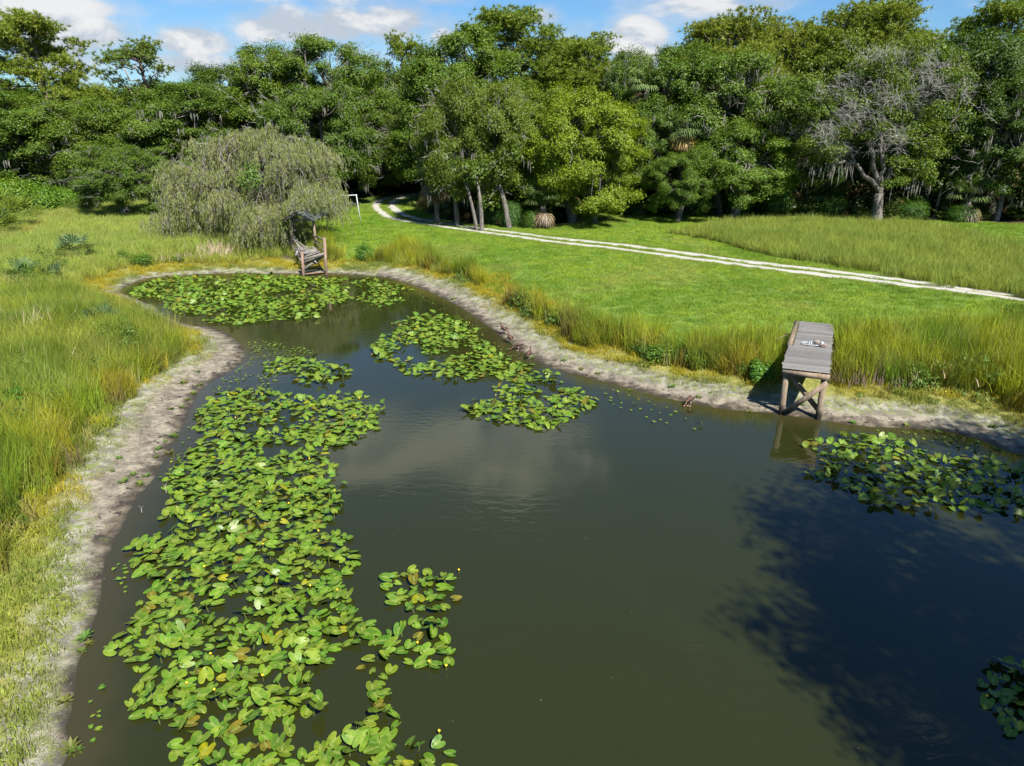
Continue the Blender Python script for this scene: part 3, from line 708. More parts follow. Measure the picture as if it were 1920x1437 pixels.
# lawn
x, y = randpts(-20, 46, 20, 66, 16); k = inview(x, y); x, y = x[k], y[k]
j = zone_lawn(x, y) & (rutd(x, y) > .42) & (sdi(x, y) > 2.0) & allowed_wood(x, y); 
x, y = x[j], y[j]; n = len(x); nz = fbm(x, y, .22, 80); nz2 = fbm(x, y, 1.1, 81)
tint = lerp(np.array([.16, .28, .020]), np.array([.27, .37, .034]), sstep(nz2*.5+nz*.5, .35, .65)); tint = lerp(tint, np.array([.36, .34, .09]), sstep(fbm(x, y, .35, 83), .55, .75)*.45); tint = lerp(tint, np.array([.13, .26, .03]), sstep(fbm(x, y, 2.2, 84), .58, .75)*.6); tint *= rng.uniform(.75, 1.2, (n, 1))
near = (rutd(x, y) < 1.0); tint = lerp(tint, np.array([.20, .26, .045]), near*.5)
scatter('lawn_grass', short, x, y, rng.uniform(.9, 1.3, n), tint, tilt=.08, zs=rng.uniform(.6, 1.3, n))

# low yellow-green growth on the drying beach
x, y = randpts(-24, 26, 5, 46, 26); k = inview(x, y); x, y = x[k], y[k]; s = sdi(x, y)
nA = fbm(x, y, .7, 90); nB = fbm(x, y, 2.5, 91); lo_ = .5+nA*.6
gb_ = growbias(x, y); s = s+gb_
p = np.where(s > 1.35+(nA-.5)*.8, .9, .95*sstep(nB, .44, .58)); p = np.where(s < lo_, .0, p); p = np.where(s > 3.0+(nA-.5)*2+4*sstep(y, 12, 9), 0, p)
p = np.maximum(p, .14*(s > .45)*(s < 2.4)); p = p*(s-gb_ > .3); k = rng.random(len(x)) < p; x, y, s, nA, nB = x[k], y[k], s[k], nA[k], nB[k]; n = len(x)
tint = lerp(np.array([.17, .22, .04]), C_YEL, sstep(fbm(x, y, .6, 92)+np.clip(s-1.3, 0, 1)*.3, .45, .7)); tint = lerp(tint, C_OR, sstep(fbm(x, y, 1.3, 93), .62, .78)*.4)
tint = lerp(tint, np.array([.22, .30, .05]), .75*sstep(y, 14, 11)); tint = lerp(tint, np.array([.36, .35, .24]), (s < 1.25)*.45); tint *= rng.uniform(.85, 1.15, (n, 1))
scatter('shore_growth', short+[tuft('low_grass_tuft', 46, .2, .22, .014, .55, seed=12)]+weed[:1], x, y, rng.uniform(.5, 1.0, n)*sstep(s, .3, 1.6)+.25, tint, idx=rng.choice([0, 1, 2, 3], n, p=[.35, .22, .41, .02])*1, tilt=.1)

# mud crumbs and clods on the bare shore
M_CLOD, t, b = mat('mud_clod'); c = attr(t, 'tint', 'INSTANCER').outputs['Color']; t.links.new(c, b.inputs['Base Color']); b.inputs['Roughness'].default_value = .95
def clod(seed):
    r = np.random.default_rng(seed); mb = MB(); mb.ell((0, 0, 0), (.5, .42, .22), nu=7, nv=5); v = mb.v[0]; v += r.normal(0, .06, v.shape); return bpy.data.objects.new('mud_clod', mb.mesh('mud_clod', [M_CLOD], True))
x, y = randpts(-24, 26, 5, 46, 42); k = inview(x, y); x, y = x[k], y[k]; s = sdi(x, y); k = (s > .05) & (s < 2.0) & (rng.random(len(x)) < .25+.6*sstep(fbm(x, y, 1.5, 97), .45, .65)); x, y, s = x[k], y[k], s[k]; n = len(x)
tint = lerp(np.array([.06, .048, .036]), np.array([.26, .235, .185]), rng.random(n)*sstep(s, .1, .7))
scatter('mud_crumbs', [clod(1), clod(2), clod(3)], x, y, .015+.05*rng.random(n)**3, tint, tilt=.4)

# leafy weeds among the grass
x, y = randpts(-26, 30, 7, 40, 7); k = inview(x, y); x, y = x[k], y[k]; s = sdi(x, y); nA = fbm(x, y, .45, 95)
left = x < -6; p = np.where(left, sstep(nA, .46, .58)*.8*(s > 2.9)*(s < 16), sstep(nA, .54, .66)*.8*(s > 1.6)*(s < 3.6)); p = p*(~zone_lawn(x, y))
k = rng.random(len(x)) < p; x, y, nA = x[k], y[k], nA[k]; n = len(x)
tint = lerp(np.array([.065, .15, .022]), np.array([.15, .22, .045]), rng.random(n))
scatter('leafy_weeds', weed+fern, x, y, rng.uniform(.7, 1.4, n), tint, tilt=.1, zs=rng.uniform(1.0, 1.7, n))

# dark undergrowth at the foot of the wood
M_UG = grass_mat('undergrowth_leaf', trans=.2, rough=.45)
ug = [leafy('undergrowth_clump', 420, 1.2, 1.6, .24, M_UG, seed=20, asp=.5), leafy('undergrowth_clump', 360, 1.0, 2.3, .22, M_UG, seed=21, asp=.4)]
def fan(mb, c, d, L, n=11, spread=1.9, w=.05, droop=.25):
    d = unit(np.array(d, float)); side = unit(np.cross(d, [0, 0, 1.0]) if abs(d[2]) < .95 else np.array([1., 0, 0])); up = np.cross(side, d)
    V = []; Fq = []; Ft = []; H_ = []
    for i in range(n):
        a = (i/(n-1)-.5)*spread*1.25; q = d*math.cos(a)+side*math.sin(a); l = L*(1-.25*abs(i/(n-1)-.5)*2)
        o = (side*math.cos(a)-d*math.sin(a))*w; k = len(V)
        m_ = c+q*l*.6+up*(.06*L*(1 if i % 2 else -1)); e_ = c+q*l-np.array([0, 0, 1])*droop*l
        V += [c, m_+o, e_, m_-o]; Fq.append([k, k+1, k+2, k+3]); H_ += [.6, .8, 1, .8]
    mb.add(V, Fq, h=H_)
def palmetto_src(seed, m):
    r = np.random.default_rng(seed); mb = MB()
    for i in range(15):
        a = r.uniform(0, 6.283); e = r.uniform(.3, 1.3); L = r.uniform(.6, 1.1); d = np.array([math.cos(a)*math.cos(e), math.sin(a)*math.cos(e), math.sin(e)])
        mb.tube([[0, 0, .1], d*L], [.012, .008], 3, False); mb.h[-1] = np.full(len(mb.v[-1]), .3); fan(mb, d*L, d+np.array([0, 0, -.15]), .62)
    return bpy.data.objects.new('palmetto_clump', mb.mesh('palmetto_clump', [m], height=True))
ug += [palmetto_src(5, M_UG), palmetto_src(6, M_UG)]
x, y = randpts(-90, 80, 48, 96, 1.1); k = inview(x, y, m=.1) & inpoly(x, y-.6, wood_poly) & (rutd(x, y) > 1.6); x, y = x[k], y[k]; n = len(x)
ed = polydist(x, y, edge, False)
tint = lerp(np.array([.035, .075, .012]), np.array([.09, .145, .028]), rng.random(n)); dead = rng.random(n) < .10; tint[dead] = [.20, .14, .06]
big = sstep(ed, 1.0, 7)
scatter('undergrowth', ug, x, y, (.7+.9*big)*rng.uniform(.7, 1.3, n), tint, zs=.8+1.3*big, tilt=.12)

# ------------------------------------------------------------------ lily pads
pm, t, b = mat('lily_pad_leaf'); oi = t.nodes.new('ShaderNodeObjectInfo'); geo = t.nodes.new('ShaderNodeNewGeometry')
P = geo.outputs['Position']; f1_ = noise(t, P, 9, 4, .6); at_ = attr(t, 'pad_tint').outputs['Color']
c = mixc(t, smooth(t, f1_, .3, .7), (.078, .170, .010), (.165, .250, .020)); 
c = mixc(t, 1.0, c, oi.outputs['Color'], 'MULTIPLY')
vein = attr(t, 'h').outputs['Fac']; c = mixc(t, smooth(t, vein, .82, 1.0, 0, .45), c, (.30, .34, .09))
c = mixc(t, smooth(t, noise(t, P, 22, 3), .64, .72, 0, .7), c, (.20, .13, .04)); c = mixc(t, smooth(t, math_n(t, 'SUBTRACT', noise(t, P, 7, 3), math_n(t, 'MULTIPLY', vein, .6)), .56, .68, 0, .75), c, (.26, .22, .05))
t.links.new(c, b.inputs['Base Color']); b.inputs['Roughness'].default_value = .42; b.inputs['Specular IOR Level'].default_value = .42
bump(t, b, math_n(t, 'ADD', noise(t, P, 14, 3), math_n(t, 'MULTIPLY', vein, .4)), .35, .012)
tr = t.nodes.new('ShaderNodeBsdfTranslucent'); t.links.new(mixc(t, 1.0, c, (1.2, 1.1, .5), 'MULTIPLY'), tr.inputs[0]); mx = t.nodes.new('ShaderNodeMixShader'); mx.inputs[0].default_value = .18
t.links.new(b.outputs[0], mx.inputs[1]); t.links.new(tr.outputs[0], mx.inputs[2]); t.links.new(mx.outputs[0], t.nodes['Material Output'].inputs[0])
# the same leaf with the tint baked per leaf, for the joined far leaves
pm2 = pm.copy(); pm2.name = 'lily_pad_leaf_far'; t2 = pm2.node_tree
for l in list(t2.links):
    if l.from_node.bl_idname == 'ShaderNodeObjectInfo': 
        s_ = l.to_socket; a2 = attr(t2, 'pad_tint'); t2.links.new(a2.outputs['Color'], s_)
M_STALK, t, b = mat('lily_stalk'); b.inputs['Base Color'].default_value = (.13, .16, .03, 1)
M_FLOWER, t, b = mat('lily_flower'); b.inputs['Base Color'].default_value = (.75, .50, .02, 1); b.inputs['Roughness'].default_value = .4

def pad_geo(seed):
    """heart-shaped leaf about 1 m long, tip at +y; returns V, tris, h(vein)"""
    r = np.random.default_rng(seed); fold = r.uniform(-.02, .19); cup = r.uniform(-.12, .16); tipd = r.uniform(-.18, .12); rip = r.uniform(.0, .03); tw_ = r.uniform(-.15, .15); wd = r.uniform(.56, .78)
    m = 11; th = np.linspace(0, 1, m)
    # right-hand outline from the notch over the lobe to the tip
    ox = [0.0, .10, .20, .32, .42, .45, .42, .34, .22, .10, 0.0]; oy = [-.16, -.38, -.47, -.45, -.34, -.12, .10, .28, .42, .53, .61]
    out = [(a*wd/.75, b_) for a, b_ in zip(ox, oy)]
    V = [(0, -.16, 0)]; h = [1.0]
    spine = [(-.16), (.0), (.2), (.38), (.55)]
    V = [(0, s_, 0) for s_ in spine]; h = [1.]*5; F = []
    for sgn in (1, -1):
        base = len(V)
        for i, (a, b_) in enumerate(out[1:-1]): V.append((sgn*a, b_, 0)); h.append(0)
        inner0 = len(V)
        for i, (a, b_) in enumerate(out[1:-1]): V.append((sgn*a*.52, b_*.62-.02, 0)); h.append(.35 if i % 2 else .8)
        no = len(out)-2
        for i in range(no-1):
            q = [base+i, base+i+1, inner0+i+1, inner0+i]; F.append(q if sgn > 0 else q[::-1])
        sp = [0, 0, 0, 1, 1, 2, 2, 3, 3]
        for i in range(no-1):
            a_, b__ = sp[i], sp[i+1]
            tri = [inner0+i, inner0+i+1, b__]; F.append((tri if sgn > 0 else tri[::-1]))
            if a_ != b__: tri = [inner0+i, b__, a_]; F.append(tri if sgn > 0 else tri[::-1])
        tri = [inner0+no-1, base+no-1, 4]; F.append(tri if sgn > 0 else tri[::-1]); tri = [inner0+no-1, 4, 3]; F.append(tri if sgn > 0 else tri[::-1])
    V = np.array(V, float); x_, y_ = V[:, 0].copy(), V[:, 1].copy()
    V[:, 2] = fold*np.abs(x_)+cup*(x_**2*1.5)+tipd*np.clip(y_, 0, 1)**2*1.5+rip*np.sin(np.arctan2(y_, x_)*7+seed)*(np.hypot(x_, y_)/.5)**2+tw_*x_*y_
    V[:, 1] += .16
    return V, [f for f in F if len(f) == 4], [f for f in F if len(f) == 3], np.array(h)
def mk_pad(seed, stalk):
    V, q, tr_, h = pad_geo(seed); mb = MB(); mb.add(V, q, tr_, h=h)
    me = mb.mesh('lily_pad', [pm], True, True)
    return me, (V, q, tr_, h)
PADS = [mk_pad(s_, 0) for s_ in range(26)]
def polyarea(P): x_, y_ = P[:, 0], P[:, 1]; return .5*abs(np.dot(x_, np.roll(y_, 1))-np.dot(y_, np.roll(x_, 1)))
def darts(poly, mind, n_try, jitter=.35, gap=None, gt=.5):
    lo, hi = poly.min(0)-jitter, poly.max(0)+jitter; P_ = rng.uniform(lo, hi, (n_try, 2))
    j = (np.stack([fbm(P_[:, 0], P_[:, 1], 1.2, 101), fbm(P_[:, 0], P_[:, 1], 1.2, 102)], -1)-.5)*2*jitter
    P_ = P_[inpoly(P_[:, 0]+j[:, 0], P_[:, 1]+j[:, 1], poly)]
    P_ = P_[sdi(P_[:, 0], P_[:, 1]) < -.12]
    if gap: P_ = P_[fbm(P_[:, 0], P_[:, 1], gap, 103) > gt]
    cell = {}; out = []
    for p in P_:
        c_ = (int(p[0]/mind), int(p[1]/mind)); ok = True
        for dx in (-1, 0, 1):
            for dy in (-1, 0, 1):
                for q in cell.get((c_[0]+dx, c_[1]+dy), ()):
                    if (q[0]-p[0])**2+(q[1]-p[1])**2 < mind*mind: ok = False; break
                if not ok: break
            if not ok: break
        if ok: cell.setdefault(c_, []).append(p); out.append(p)
    return np.array(out)
def pad_tint(n):
    u = rng.random(n); T_ = rng.uniform(.78, 1.12, (n, 1))*np.array([1, 1, 1.]); T_ = T_*np.column_stack([rng.uniform(.85, 1.2, n), np.ones(n), rng.uniform(.8, 1.2, n)])
    T_[u < .022] = [1.9, 1.15, .6]; T_[(u > .022) & (u < .06)] = [1.2, .62, .7]; T_[(u > .11) & (u < .2)] = [.6, .78, .8]; return T_
stalk_me = None
def lily_patch(label, polypx, mind=.155, size=.30, extra=1.0, gap=.9, gt=.36, z=0, flowers=6, tilt=.22, maxparts=300, name='lily_pad_patch', jitter=.3):
    poly = W2(polypx); pts = darts(poly, mind, int(polyarea(poly)*150*extra)+300, jitter, gap, gt)
    if len(pts) == 0: return
    c0 = pts.mean(0); root = thing(name, label, 'water lilies', (c0[0], c0[1], 0))
    order = np.argsort(pts[:, 1]+rng.normal(0, .3, len(pts))); pts = pts[order]; tn = pad_tint(len(pts)); far_ = MB(); far_t = []; stalks = MB()
    for i, p in enumerate(pts):
        k = rng.integers(len(PADS)); s_ = size*rng.uniform(.52, 1.08); az = rng.uniform(0, 6.283) if rng.random() < .5 else rng.normal(2.6, .9)
        t_ = abs(rng.normal(0, tilt)); lift = rng.uniform(.01, .05)+t_*s_*.45
        if rng.random() < .15: t_ += rng.uniform(.2, .6); lift = rng.uniform(.06, .14)+t_*s_*.3
        td = rng.uniform(0, 6.283); M_ = Matrix.Rotation(t_, 3, Vector((math.cos(td), math.sin(td), 0))) @ Matrix.Rotation(az, 3, 'Z')
        z_ = lift
        if lift > .08:
            stalks.tube([[p[0]-c0[0]+rng.normal()*.05, p[1]-c0[1]+rng.normal()*.05, -.1], [p[0]-c0[0], p[1]-c0[1], z_]], [.008, .007], 4, False)
        if i < maxparts:
            obj('lily_pad', PADS[k][0], root, loc=(p[0]-c0[0], p[1]-c0[1], z_), rot=M_.to_euler(), scale=s_, color=tn[i])
        else:
            V_, q, tr_, h = PADS[k][1]; far_.add(V_@np.array(M_).T*s_+[p[0]-c0[0], p[1]-c0[1], z_], q, tr_, h=h); far_t.append(np.repeat(tn[i][None], len(V_), 0))
    if far_t:
        me = far_.mesh('lily_pads', [pm2], True, True); a = me.attributes.new('pad_tint', 'FLOAT_COLOR', 'POINT')
        tt = np.vstack(far_t); a.data.foreach_set('color', np.column_stack([tt, np.ones(len(tt))]).astype(np.float32).ravel()); obj('far_lily_pads', me, root, kind='stuff')
    if stalks.v: obj('stalks', stalks.mesh('stalks', [M_STALK], True), root, kind='stuff')
    for i in range(flowers):
        p = pts[rng.integers(len(pts))]+rng.normal(0, .12, 2); mb = MB(); mb.ell((0, 0, .10), (.022, .022, .02), nu=7, nv=5); 
        f = obj('flower', mb.mesh('flower', [M_FLOWER], True), root, loc=(p[0]-c0[0], p[1]-c0[1], rng.uniform(-.02, .03)))
        mb = MB(); mb.tube([[0, 0, -.1], [0, 0, .09]], .006, 4, False); obj('stalk', mb.mesh('stalk', [M_STALK]), f)
    return root
M1 = [(455,728),(500,733),(560,742),(640,738),(700,745),(722,790),(700,815),(650,832),(612,850),(638,882),(640,920),(648,960),(612,990),(668,1000),(672,1050),(645,1080),(660,1110),(672,1150),(690,1190),(700,1240),(725,1290),(748,1350),(745,1400),(735,1450),(720,1600),(330,1600),(312,1437),(345,1380),(255,1342),(262,1300),(285,1270),(218,1232),(203,1208),(222,1180),(264,1150),(270,1125),(300,1090),(262,1050),(262,1010),(292,984),(309,963),(316,915),(338,878),(360,862),(372,823),(366,794),(380,765),(420,745)]
lily_patch('large mat of heart-shaped lily pads along the left bank, reaching the bottom edge', M1, mind=.128, size=.265, extra=1.8, gap=.8, gt=.33, flowers=30, maxparts=300)
lily_patch('small ring of lily pads floating alone right of the large left mat', [(722,1082),(760,1074),(858,1076),(860,1110),(855,1143),(800,1152),(770,1155),(722,1130)], mind=.17, size=.265, gap=None, flowers=2, jitter=.05)
lily_patch('loose lily pads trailing off the right side of the large left mat', [(690,1190),(745,1182),(765,1158),(835,1162),(832,1190),(855,1232),(832,1262),(780,1250),(735,1262),(715,1240)], mind=.165, size=.27, gap=None, flowers=3, jitter=.05)
lily_patch('few lily pads at the bottom edge, right of the large left mat', [(735,1400),(778,1388),(850,1396),(862,1440),(900,1470),(740,1500)], mind=.17, size=.265, gap=None, flowers=1, jitter=.02)
lily_patch('dense mat of small lily pads in the far left bay below the broken pier', [(238,547),(270,532),(330,521),(420,519),(480,516),(560,520),(642,524),(650,545),(650,565),(605,580),(592,600),(520,600),(440,613),(390,605),(350,590),(300,578),(320,562),(260,560)], mind=.145, size=.28, extra=1.6, gap=.7, gt=.34, flowers=8, tilt=.35)
lily_patch('thin patch of lily pads below the bank right of the broken pier', [(658,532),(700,524),(775,545),(780,560),(720,577),(690,570),(655,562),(685,548)], mind=.165, size=.27, gap=.8, gt=.42, flowers=2, tilt=.35, jitter=.1)
lily_patch('small raft of lily pads between the far mat and the large left mat', [(490,690),(520,675),(585,672),(610,683),(665,692),(655,705),(620,722),(560,722),(548,712),(592,700),(500,700)], mind=.14, size=.27, gap=None, flowers=2, tilt=.35, jitter=.08)
lily_patch('long mat of lily pads in the middle of the pond, before the ducks', [(740,607),(793,590),(856,595),(881,618),(906,638),(943,668),(990,685),(1045,703),(1040,716),(985,722),(930,705),(890,713),(840,708),(800,706),(766,705),(731,681),(698,665),(700,643),(725,632),(745,622)], mind=.14, size=.275, extra=1.6, gap=.8, gt=.33, flowers=8, tilt=.3)
lily_patch('near end of the middle mat, lily pads over reflected clouds', [(925,727),(990,717),(1050,713),(1090,735),(1120,757),(1110,766),(1067,786),(1045,804),(1010,810),(960,796),(905,790),(872,770),(890,756),(935,750)], mind=.145, size=.275, extra=1.5, gap=.9, gt=.36, flowers=6, tilt=.3, jitter=.15)
lily_patch('shaded mat of lily pads right of the grey pier', [(1505,845),(1524,825),(1579,818),(1652,820),(1682,822),(1711,832),(1766,853),(1857,858),(1920,873),(2050,910),(2050,1010),(1920,975),(1886,964),(1816,964),(1682,959),(1629,946),(1594,926),(1565,911),(1506,893),(1535,880),(1547,864),(1512,856)], mind=.145, size=.25, extra=1.7, gap=.9, gt=.36, flowers=5, tilt=.5)
lily_patch('lily pads cut by the right edge near the bottom right corner', [(1842,1262),(1870,1240),(1920,1245),(1990,1300),(1950,1380),(1890,1375),(1850,1330),(1840,1290)], mind=.15, size=.25, extra=1.5, gap=None, flowers=1, tilt=.4, jitter=.05)
for lab, pp, dn in [('tiny floating leaves scattered along the near left waterline', [(150,1240),(205,1200),(215,1260),(220,1310),(190,1400),(140,1400),(128,1340),(160,1290)], .085),
    ('tiny floating leaves between the left bank and the mat', [(300,880),(345,800),(372,805),(366,850),(330,875),(305,900)], .085),
    ('specks of floating leaves off the point of the left bank', [(460,640),(560,650),(600,665),(560,672),(500,672),(470,690),(440,705),(395,740),(420,712),(455,690)], .11),
    ('small leaves strewn along the far right waterline above the middle mat', [(790,560),(840,580),(890,610),(940,650),(990,680),(960,675),(900,630),(850,590),(800,575)], .12),
    ('small leaves in the shallows by the right edge, under the bank', [(1620,808),(1700,812),(1790,818),(1880,850),(1850,856),(1780,838),(1700,822)], .11),
    ('tiny leaves floating in front of the bank left of the grey pier', [(1120,725),(1180,740),(1320,790),(1330,810),(1240,800),(1150,765)], .30),
    ('pond leaves off the far end of the large left mat', [(400,735),(440,712),(470,700),(520,705),(520,728),(470,722),(430,738)], .12),
    ('cluster of small leaves on the mud edge above the near left waterline', [(200,1050),(235,1030),(245,1080),(235,1120),(195,1105)], .10)]:
    lily_patch(lab, pp, mind=dn, size=.105 if dn < .3 else .12, extra=2, gap=2.0, gt=.46, flowers=0, tilt=.1, name='floating_leaves', jitter=.15, maxparts=1)
# ------------------------------------------------------------------ weathered wood
def wood_mat(name, c1, c2, axis_scale=(1, 1, 1), sc=9, stain=False):
    m, t, b = mat(name); tcn = t.nodes.new('ShaderNodeTexCoord'); oi = t.nodes.new('ShaderNodeObjectInfo')
    va = vmath(t, 'ADD', tcn.outputs['Object'], None); 
    cmb = t.nodes.new('ShaderNodeCombineXYZ'); t.links.new(math_n(t, 'MULTIPLY', oi.outputs['Random'], 40), cmb.inputs[0]); t.links.new(math_n(t, 'MULTIPLY', oi.outputs['Random'], 17), cmb.inputs[1])
    va = vmath(t, 'ADD', tcn.outputs['Object'], cmb.outputs[0]); va = vmath(t, 'MULTIPLY', va, axis_scale)
    f = noise(t, va, sc, 6, .7, .6); g = noise(t, va, sc*5, 3, .7); h = noise(t, tcn.outputs['Object'], 2.5, 3)
    c = mixc(t, smooth(t, f, .3, .7), c1, c2); c = mixc(t, smooth(t, g, .5, .75, 0, .55), c, tuple(.45*q for q in c1)); c = mixc(t, smooth(t, h, .55, .75, 0, .35), c, (.16, .12, .08))
    if stain:
        sp_ = t.nodes.new('ShaderNodeSeparateXYZ'); t.links.new(tcn.outputs['Object'], sp_.inputs[0]); zz = math_n(t, 'ADD', sp_.outputs[2], math_n(t, 'MULTIPLY', math_n(t, 'SUBTRACT', h, .5), .4)); c = mixc(t, smooth(t, zz, .36, .14), c, (.03, .026, .02))
    c = vmath(t, 'SCALE', c, None); t.links.new(math_n(t, 'ADD', math_n(t, 'MULTIPLY', oi.outputs['Random'], .42), .79), c.node.inputs[3])
    t.links.new(c, b.inputs['Base Color']); b.inputs['Roughness'].default_value = .85; b.inputs['Specular IOR Level'].default_value = .25; bump(t, b, math_n(t, 'ADD', f, math_n(t, 'MULTIPLY', g, .5)), .7, .012); return m
M_DECK = wood_mat('grey_deck_wood', (.105, .10, .094), (.255, .245, .232), (.22, 2.2, 2.2))
M_POST = wood_mat('brown_post_wood', (.14, .10, .07), (.29, .23, .165), (2, 2, .25), 6, True)
M_OLD = wood_mat('old_pier_wood', (.16, .145, .13), (.34, .31, .28), (1.5, .3, 1.5), 7)
M_RED = wood_mat('reddish_post_wood', (.15, .095, .068), (.29, .20, .155), (2, 2, .3), 6)
M_TIN, t, b = mat('roof_metal'); b.inputs['Base Color'].default_value = (.15, .17, .16, 1); b.inputs['Metallic'].default_value = .2; b.inputs['Roughness'].default_value = .5
M_WHITE, t, b = mat('white_painted_metal'); b.inputs['Base Color'].default_value = (.50, .53, .54, 1); b.inputs['Roughness'].default_value = .4

# ---- the grey pier on the right bank: own frame, x across, y along, z above the water
fl, fr_ = at(1469, 690, 1.45), at(1556, 700, 1.45); bl, br_ = at(1490, 603, 1.45), at(1563, 607, 1.45)
ex = fr_-fl; Wd = np.linalg.norm(ex); ex /= Wd; ey = np.array([-ex[1], ex[0], 0]); Ld = float(((bl-fl)@ey+(br_-fr_)@ey)/2)
ang = math.atan2(ex[1], ex[0]); ZD = 1.45
print('PIER', Wd, Ld, ang, fl, (bl-fl)@ex, (br_-fr_)@ex)
pier = thing('pier', 'grey weathered plank pier on posts at the right bank', 'pier', (fl[0], fl[1], 0), ang)
skew = float((br_-fr_)@ex)/Ld
def pj(x, y, z): return (x+skew*y, y, z)
random.seed(11)
np_ = 42; pw = Ld/np_
plank_ms = []
for v_ in range(5):
    mb = MB(); r = random.Random(v_); n_s = 8
    xs2 = np.linspace(0, 1, n_s); V_ = []; F_ = []
    for i, xx in enumerate(xs2):
        w_ = .5*(.88+.05*r.random()); zz = .01*math.sin(xx*5+v_)*r.random(); hw = .5
        V_ += [(xx, -w_, zz), (xx, w_, zz+.004*r.random()), (xx, w_*.98, zz-1.0), (xx, -w_*.98, zz-1.0)]
    for i in range(n_s-1):
        a = i*4; F_ += [[a, a+4, a+5, a+1], [a+1, a+5, a+6, a+2], [a+2, a+6, a+7, a+3], [a+3, a+7, a+4, a]]
    F_ += [[0, 1, 2, 3], [(n_s-1)*4+3, (n_s-1)*4+2, (n_s-1)*4+1, (n_s-1)*4]]
    mb.add(V_, F_); plank_ms.append(mb.mesh('plank', [M_DECK]))
for i in range(np_):
    y_ = (i+.5)*pw; back = y_ > Ld*.44
    x0 = (.12 if back else -.03)+random.uniform(-.02, .02); x1 = Wd+random.uniform(-.015, .025)
    if i in (3, 9): x0 -= .03
    obj('plank', plank_ms[i % 5], pier, loc=pj(x0, y_, ZD+random.uniform(-.004, .006)), rot=(random.uniform(-.012, .012), 0, random.uniform(-.006, .006)), scale=(x1-x0, pw, .038))
def part(name, mb, mats, parent, **kw): return obj(name, mb.mesh(name, mats, kw.pop('sm', False)), parent, **kw)
for x_, y_, r_ in ((.10, .10, .085), (Wd-.12, .10, .085), (.16, Ld*.46, .08), (Wd-.12, Ld*.46, .08), (.16, Ld*.94, .08), (Wd-.12, Ld*.94, .08)):
    mb = MB(); zt = ZD-.045; zb = -1.0 if y_ < 1 else .1
    mb.tube([(0, 0, zb), (.01, .01, (zb+zt)/2), (0, 0, zt)], [r_*1.05, r_, r_*.92], 12); part('post', mb, [M_POST], pier, loc=pj(x_, y_, 0), sm=False)
mb = MB(); mb.beam((.08+.16, -.03, .16), (Wd-.02, -.03, ZD-.28), .045, .15); 
part('cross_brace', mb, [M_POST], pier)
mb = MB(); mb.beam((.14, .25, ZD-.2), (Wd-.08, .24, .18), .045, .14); part('cross_brace', mb, [M_POST], pier)
mb = MB(); mb.box((Wd/2, -.025, ZD-.125), (Wd+.04, .045, .15)); part('rim_board', mb, [M_POST], pier)
for x_ in (.06, Wd/2, Wd-.07):
    mb = MB(); mb.beam(pj(x_, .02, ZD-.13), pj(x_, Ld-.02, ZD-.13), .05, .16); part('joist', mb, [M_POST], pier)
mb = MB(); mb.tube([pj(.0, Ld*.46, ZD-.06), pj(.03, Ld*.97, ZD-.02)], [.085, .08], 10); part('side_log', mb, [M_POST], pier)
# folded metal frame lying on the planks
cpos = at(1527, 647, ZD+.03)
fr = thing('folded_metal_frame', 'small white metal frame with brown slats lying on the grey pier', 'frame', tuple(cpos), ang+.05)
mb = MB(); q = [(-.36, .05), (-.33, .13), (-.2, .16), (-.02, .16), (.25, .14), (.32, .10), (.32, -.02), (.1, -.10), (-.1, -.12), (-.28, -.09), (-.36, -.02), (-.36, .05)]
mb.tube([(a, b_, .02) for a, b_ in q], .014, 6, False); part('frame_loop', mb, [M_WHITE], fr, sm=True)
for x_, h_ in ((-.16, .05), (-.10, .06), (.2, .06)):
    mb = MB(); mb.beam((x_, -.10, .05), (x_+.02, .15, h_+.02), .03, .025); part('cross_bar', mb, [M_WHITE], fr)
mb = MB(); mb.box((.06, .06, .09), (.17, .15, .10), (0, .05, .05)); part('seat_block', mb, [M_OLD], fr)
mb = MB(); mb.beam((.0, -.03, .07), (.34, -.16, .05), .07, .025); part('slat', mb, [M_RED], fr)
mb = MB(); mb.box((.22, .05, .08), (.09, .11, .05), (0, .2, 0)); part('hinge_block', mb, [M_WHITE], fr)

# ---- broken roofed pier under the weeping tree
pA, pB = at(568, 517, 0), at(611, 515, 0); pC = at(549, 492, .45); 
ex = pB-pA; W2d = np.linalg.norm(ex); ex /= W2d
pier2 = thing('broken_pier', 'collapsed old wooden pier with a tin roof under the weeping tree', 'pier', (pA[0], pA[1], 0), 0)
def L2(p): return (p[0]-pA[0], p[1]-pA[1], p[2])
A0 = pA; B0 = pB; Yb = 42.2
Cb = at_y(549, 492, Yb); Db = at_y(589, 480, Yb); Ct = at_y(545, 408, Yb); Dt = at_y(588, 414, Yb)
At = at_y(566, 472, A0[1]); Bt = at_y(608, 446, B0[1])
def seg(name, a, b_, w, h, m, tube=False):
    mb = MB()
    if tube: mb.tube([L2(a), L2(b_)], [w, w*.9], 8)
    else: mb.beam(L2(a), L2(b_), w, h)
    return part(name, mb, [m], pier2)
seg('post', A0+[0, 0, -.8], At, .085, 0, M_RED, True); seg('post', B0+[0, 0, -.8], Bt, .085, 0, M_RED, True)
seg('post', Cb+[0, 0, -.4], Ct, .08, 0, M_POST, True); seg('post', np.array([Dt[0], Yb, .3]), Dt, .08, 0, M_POST, True)
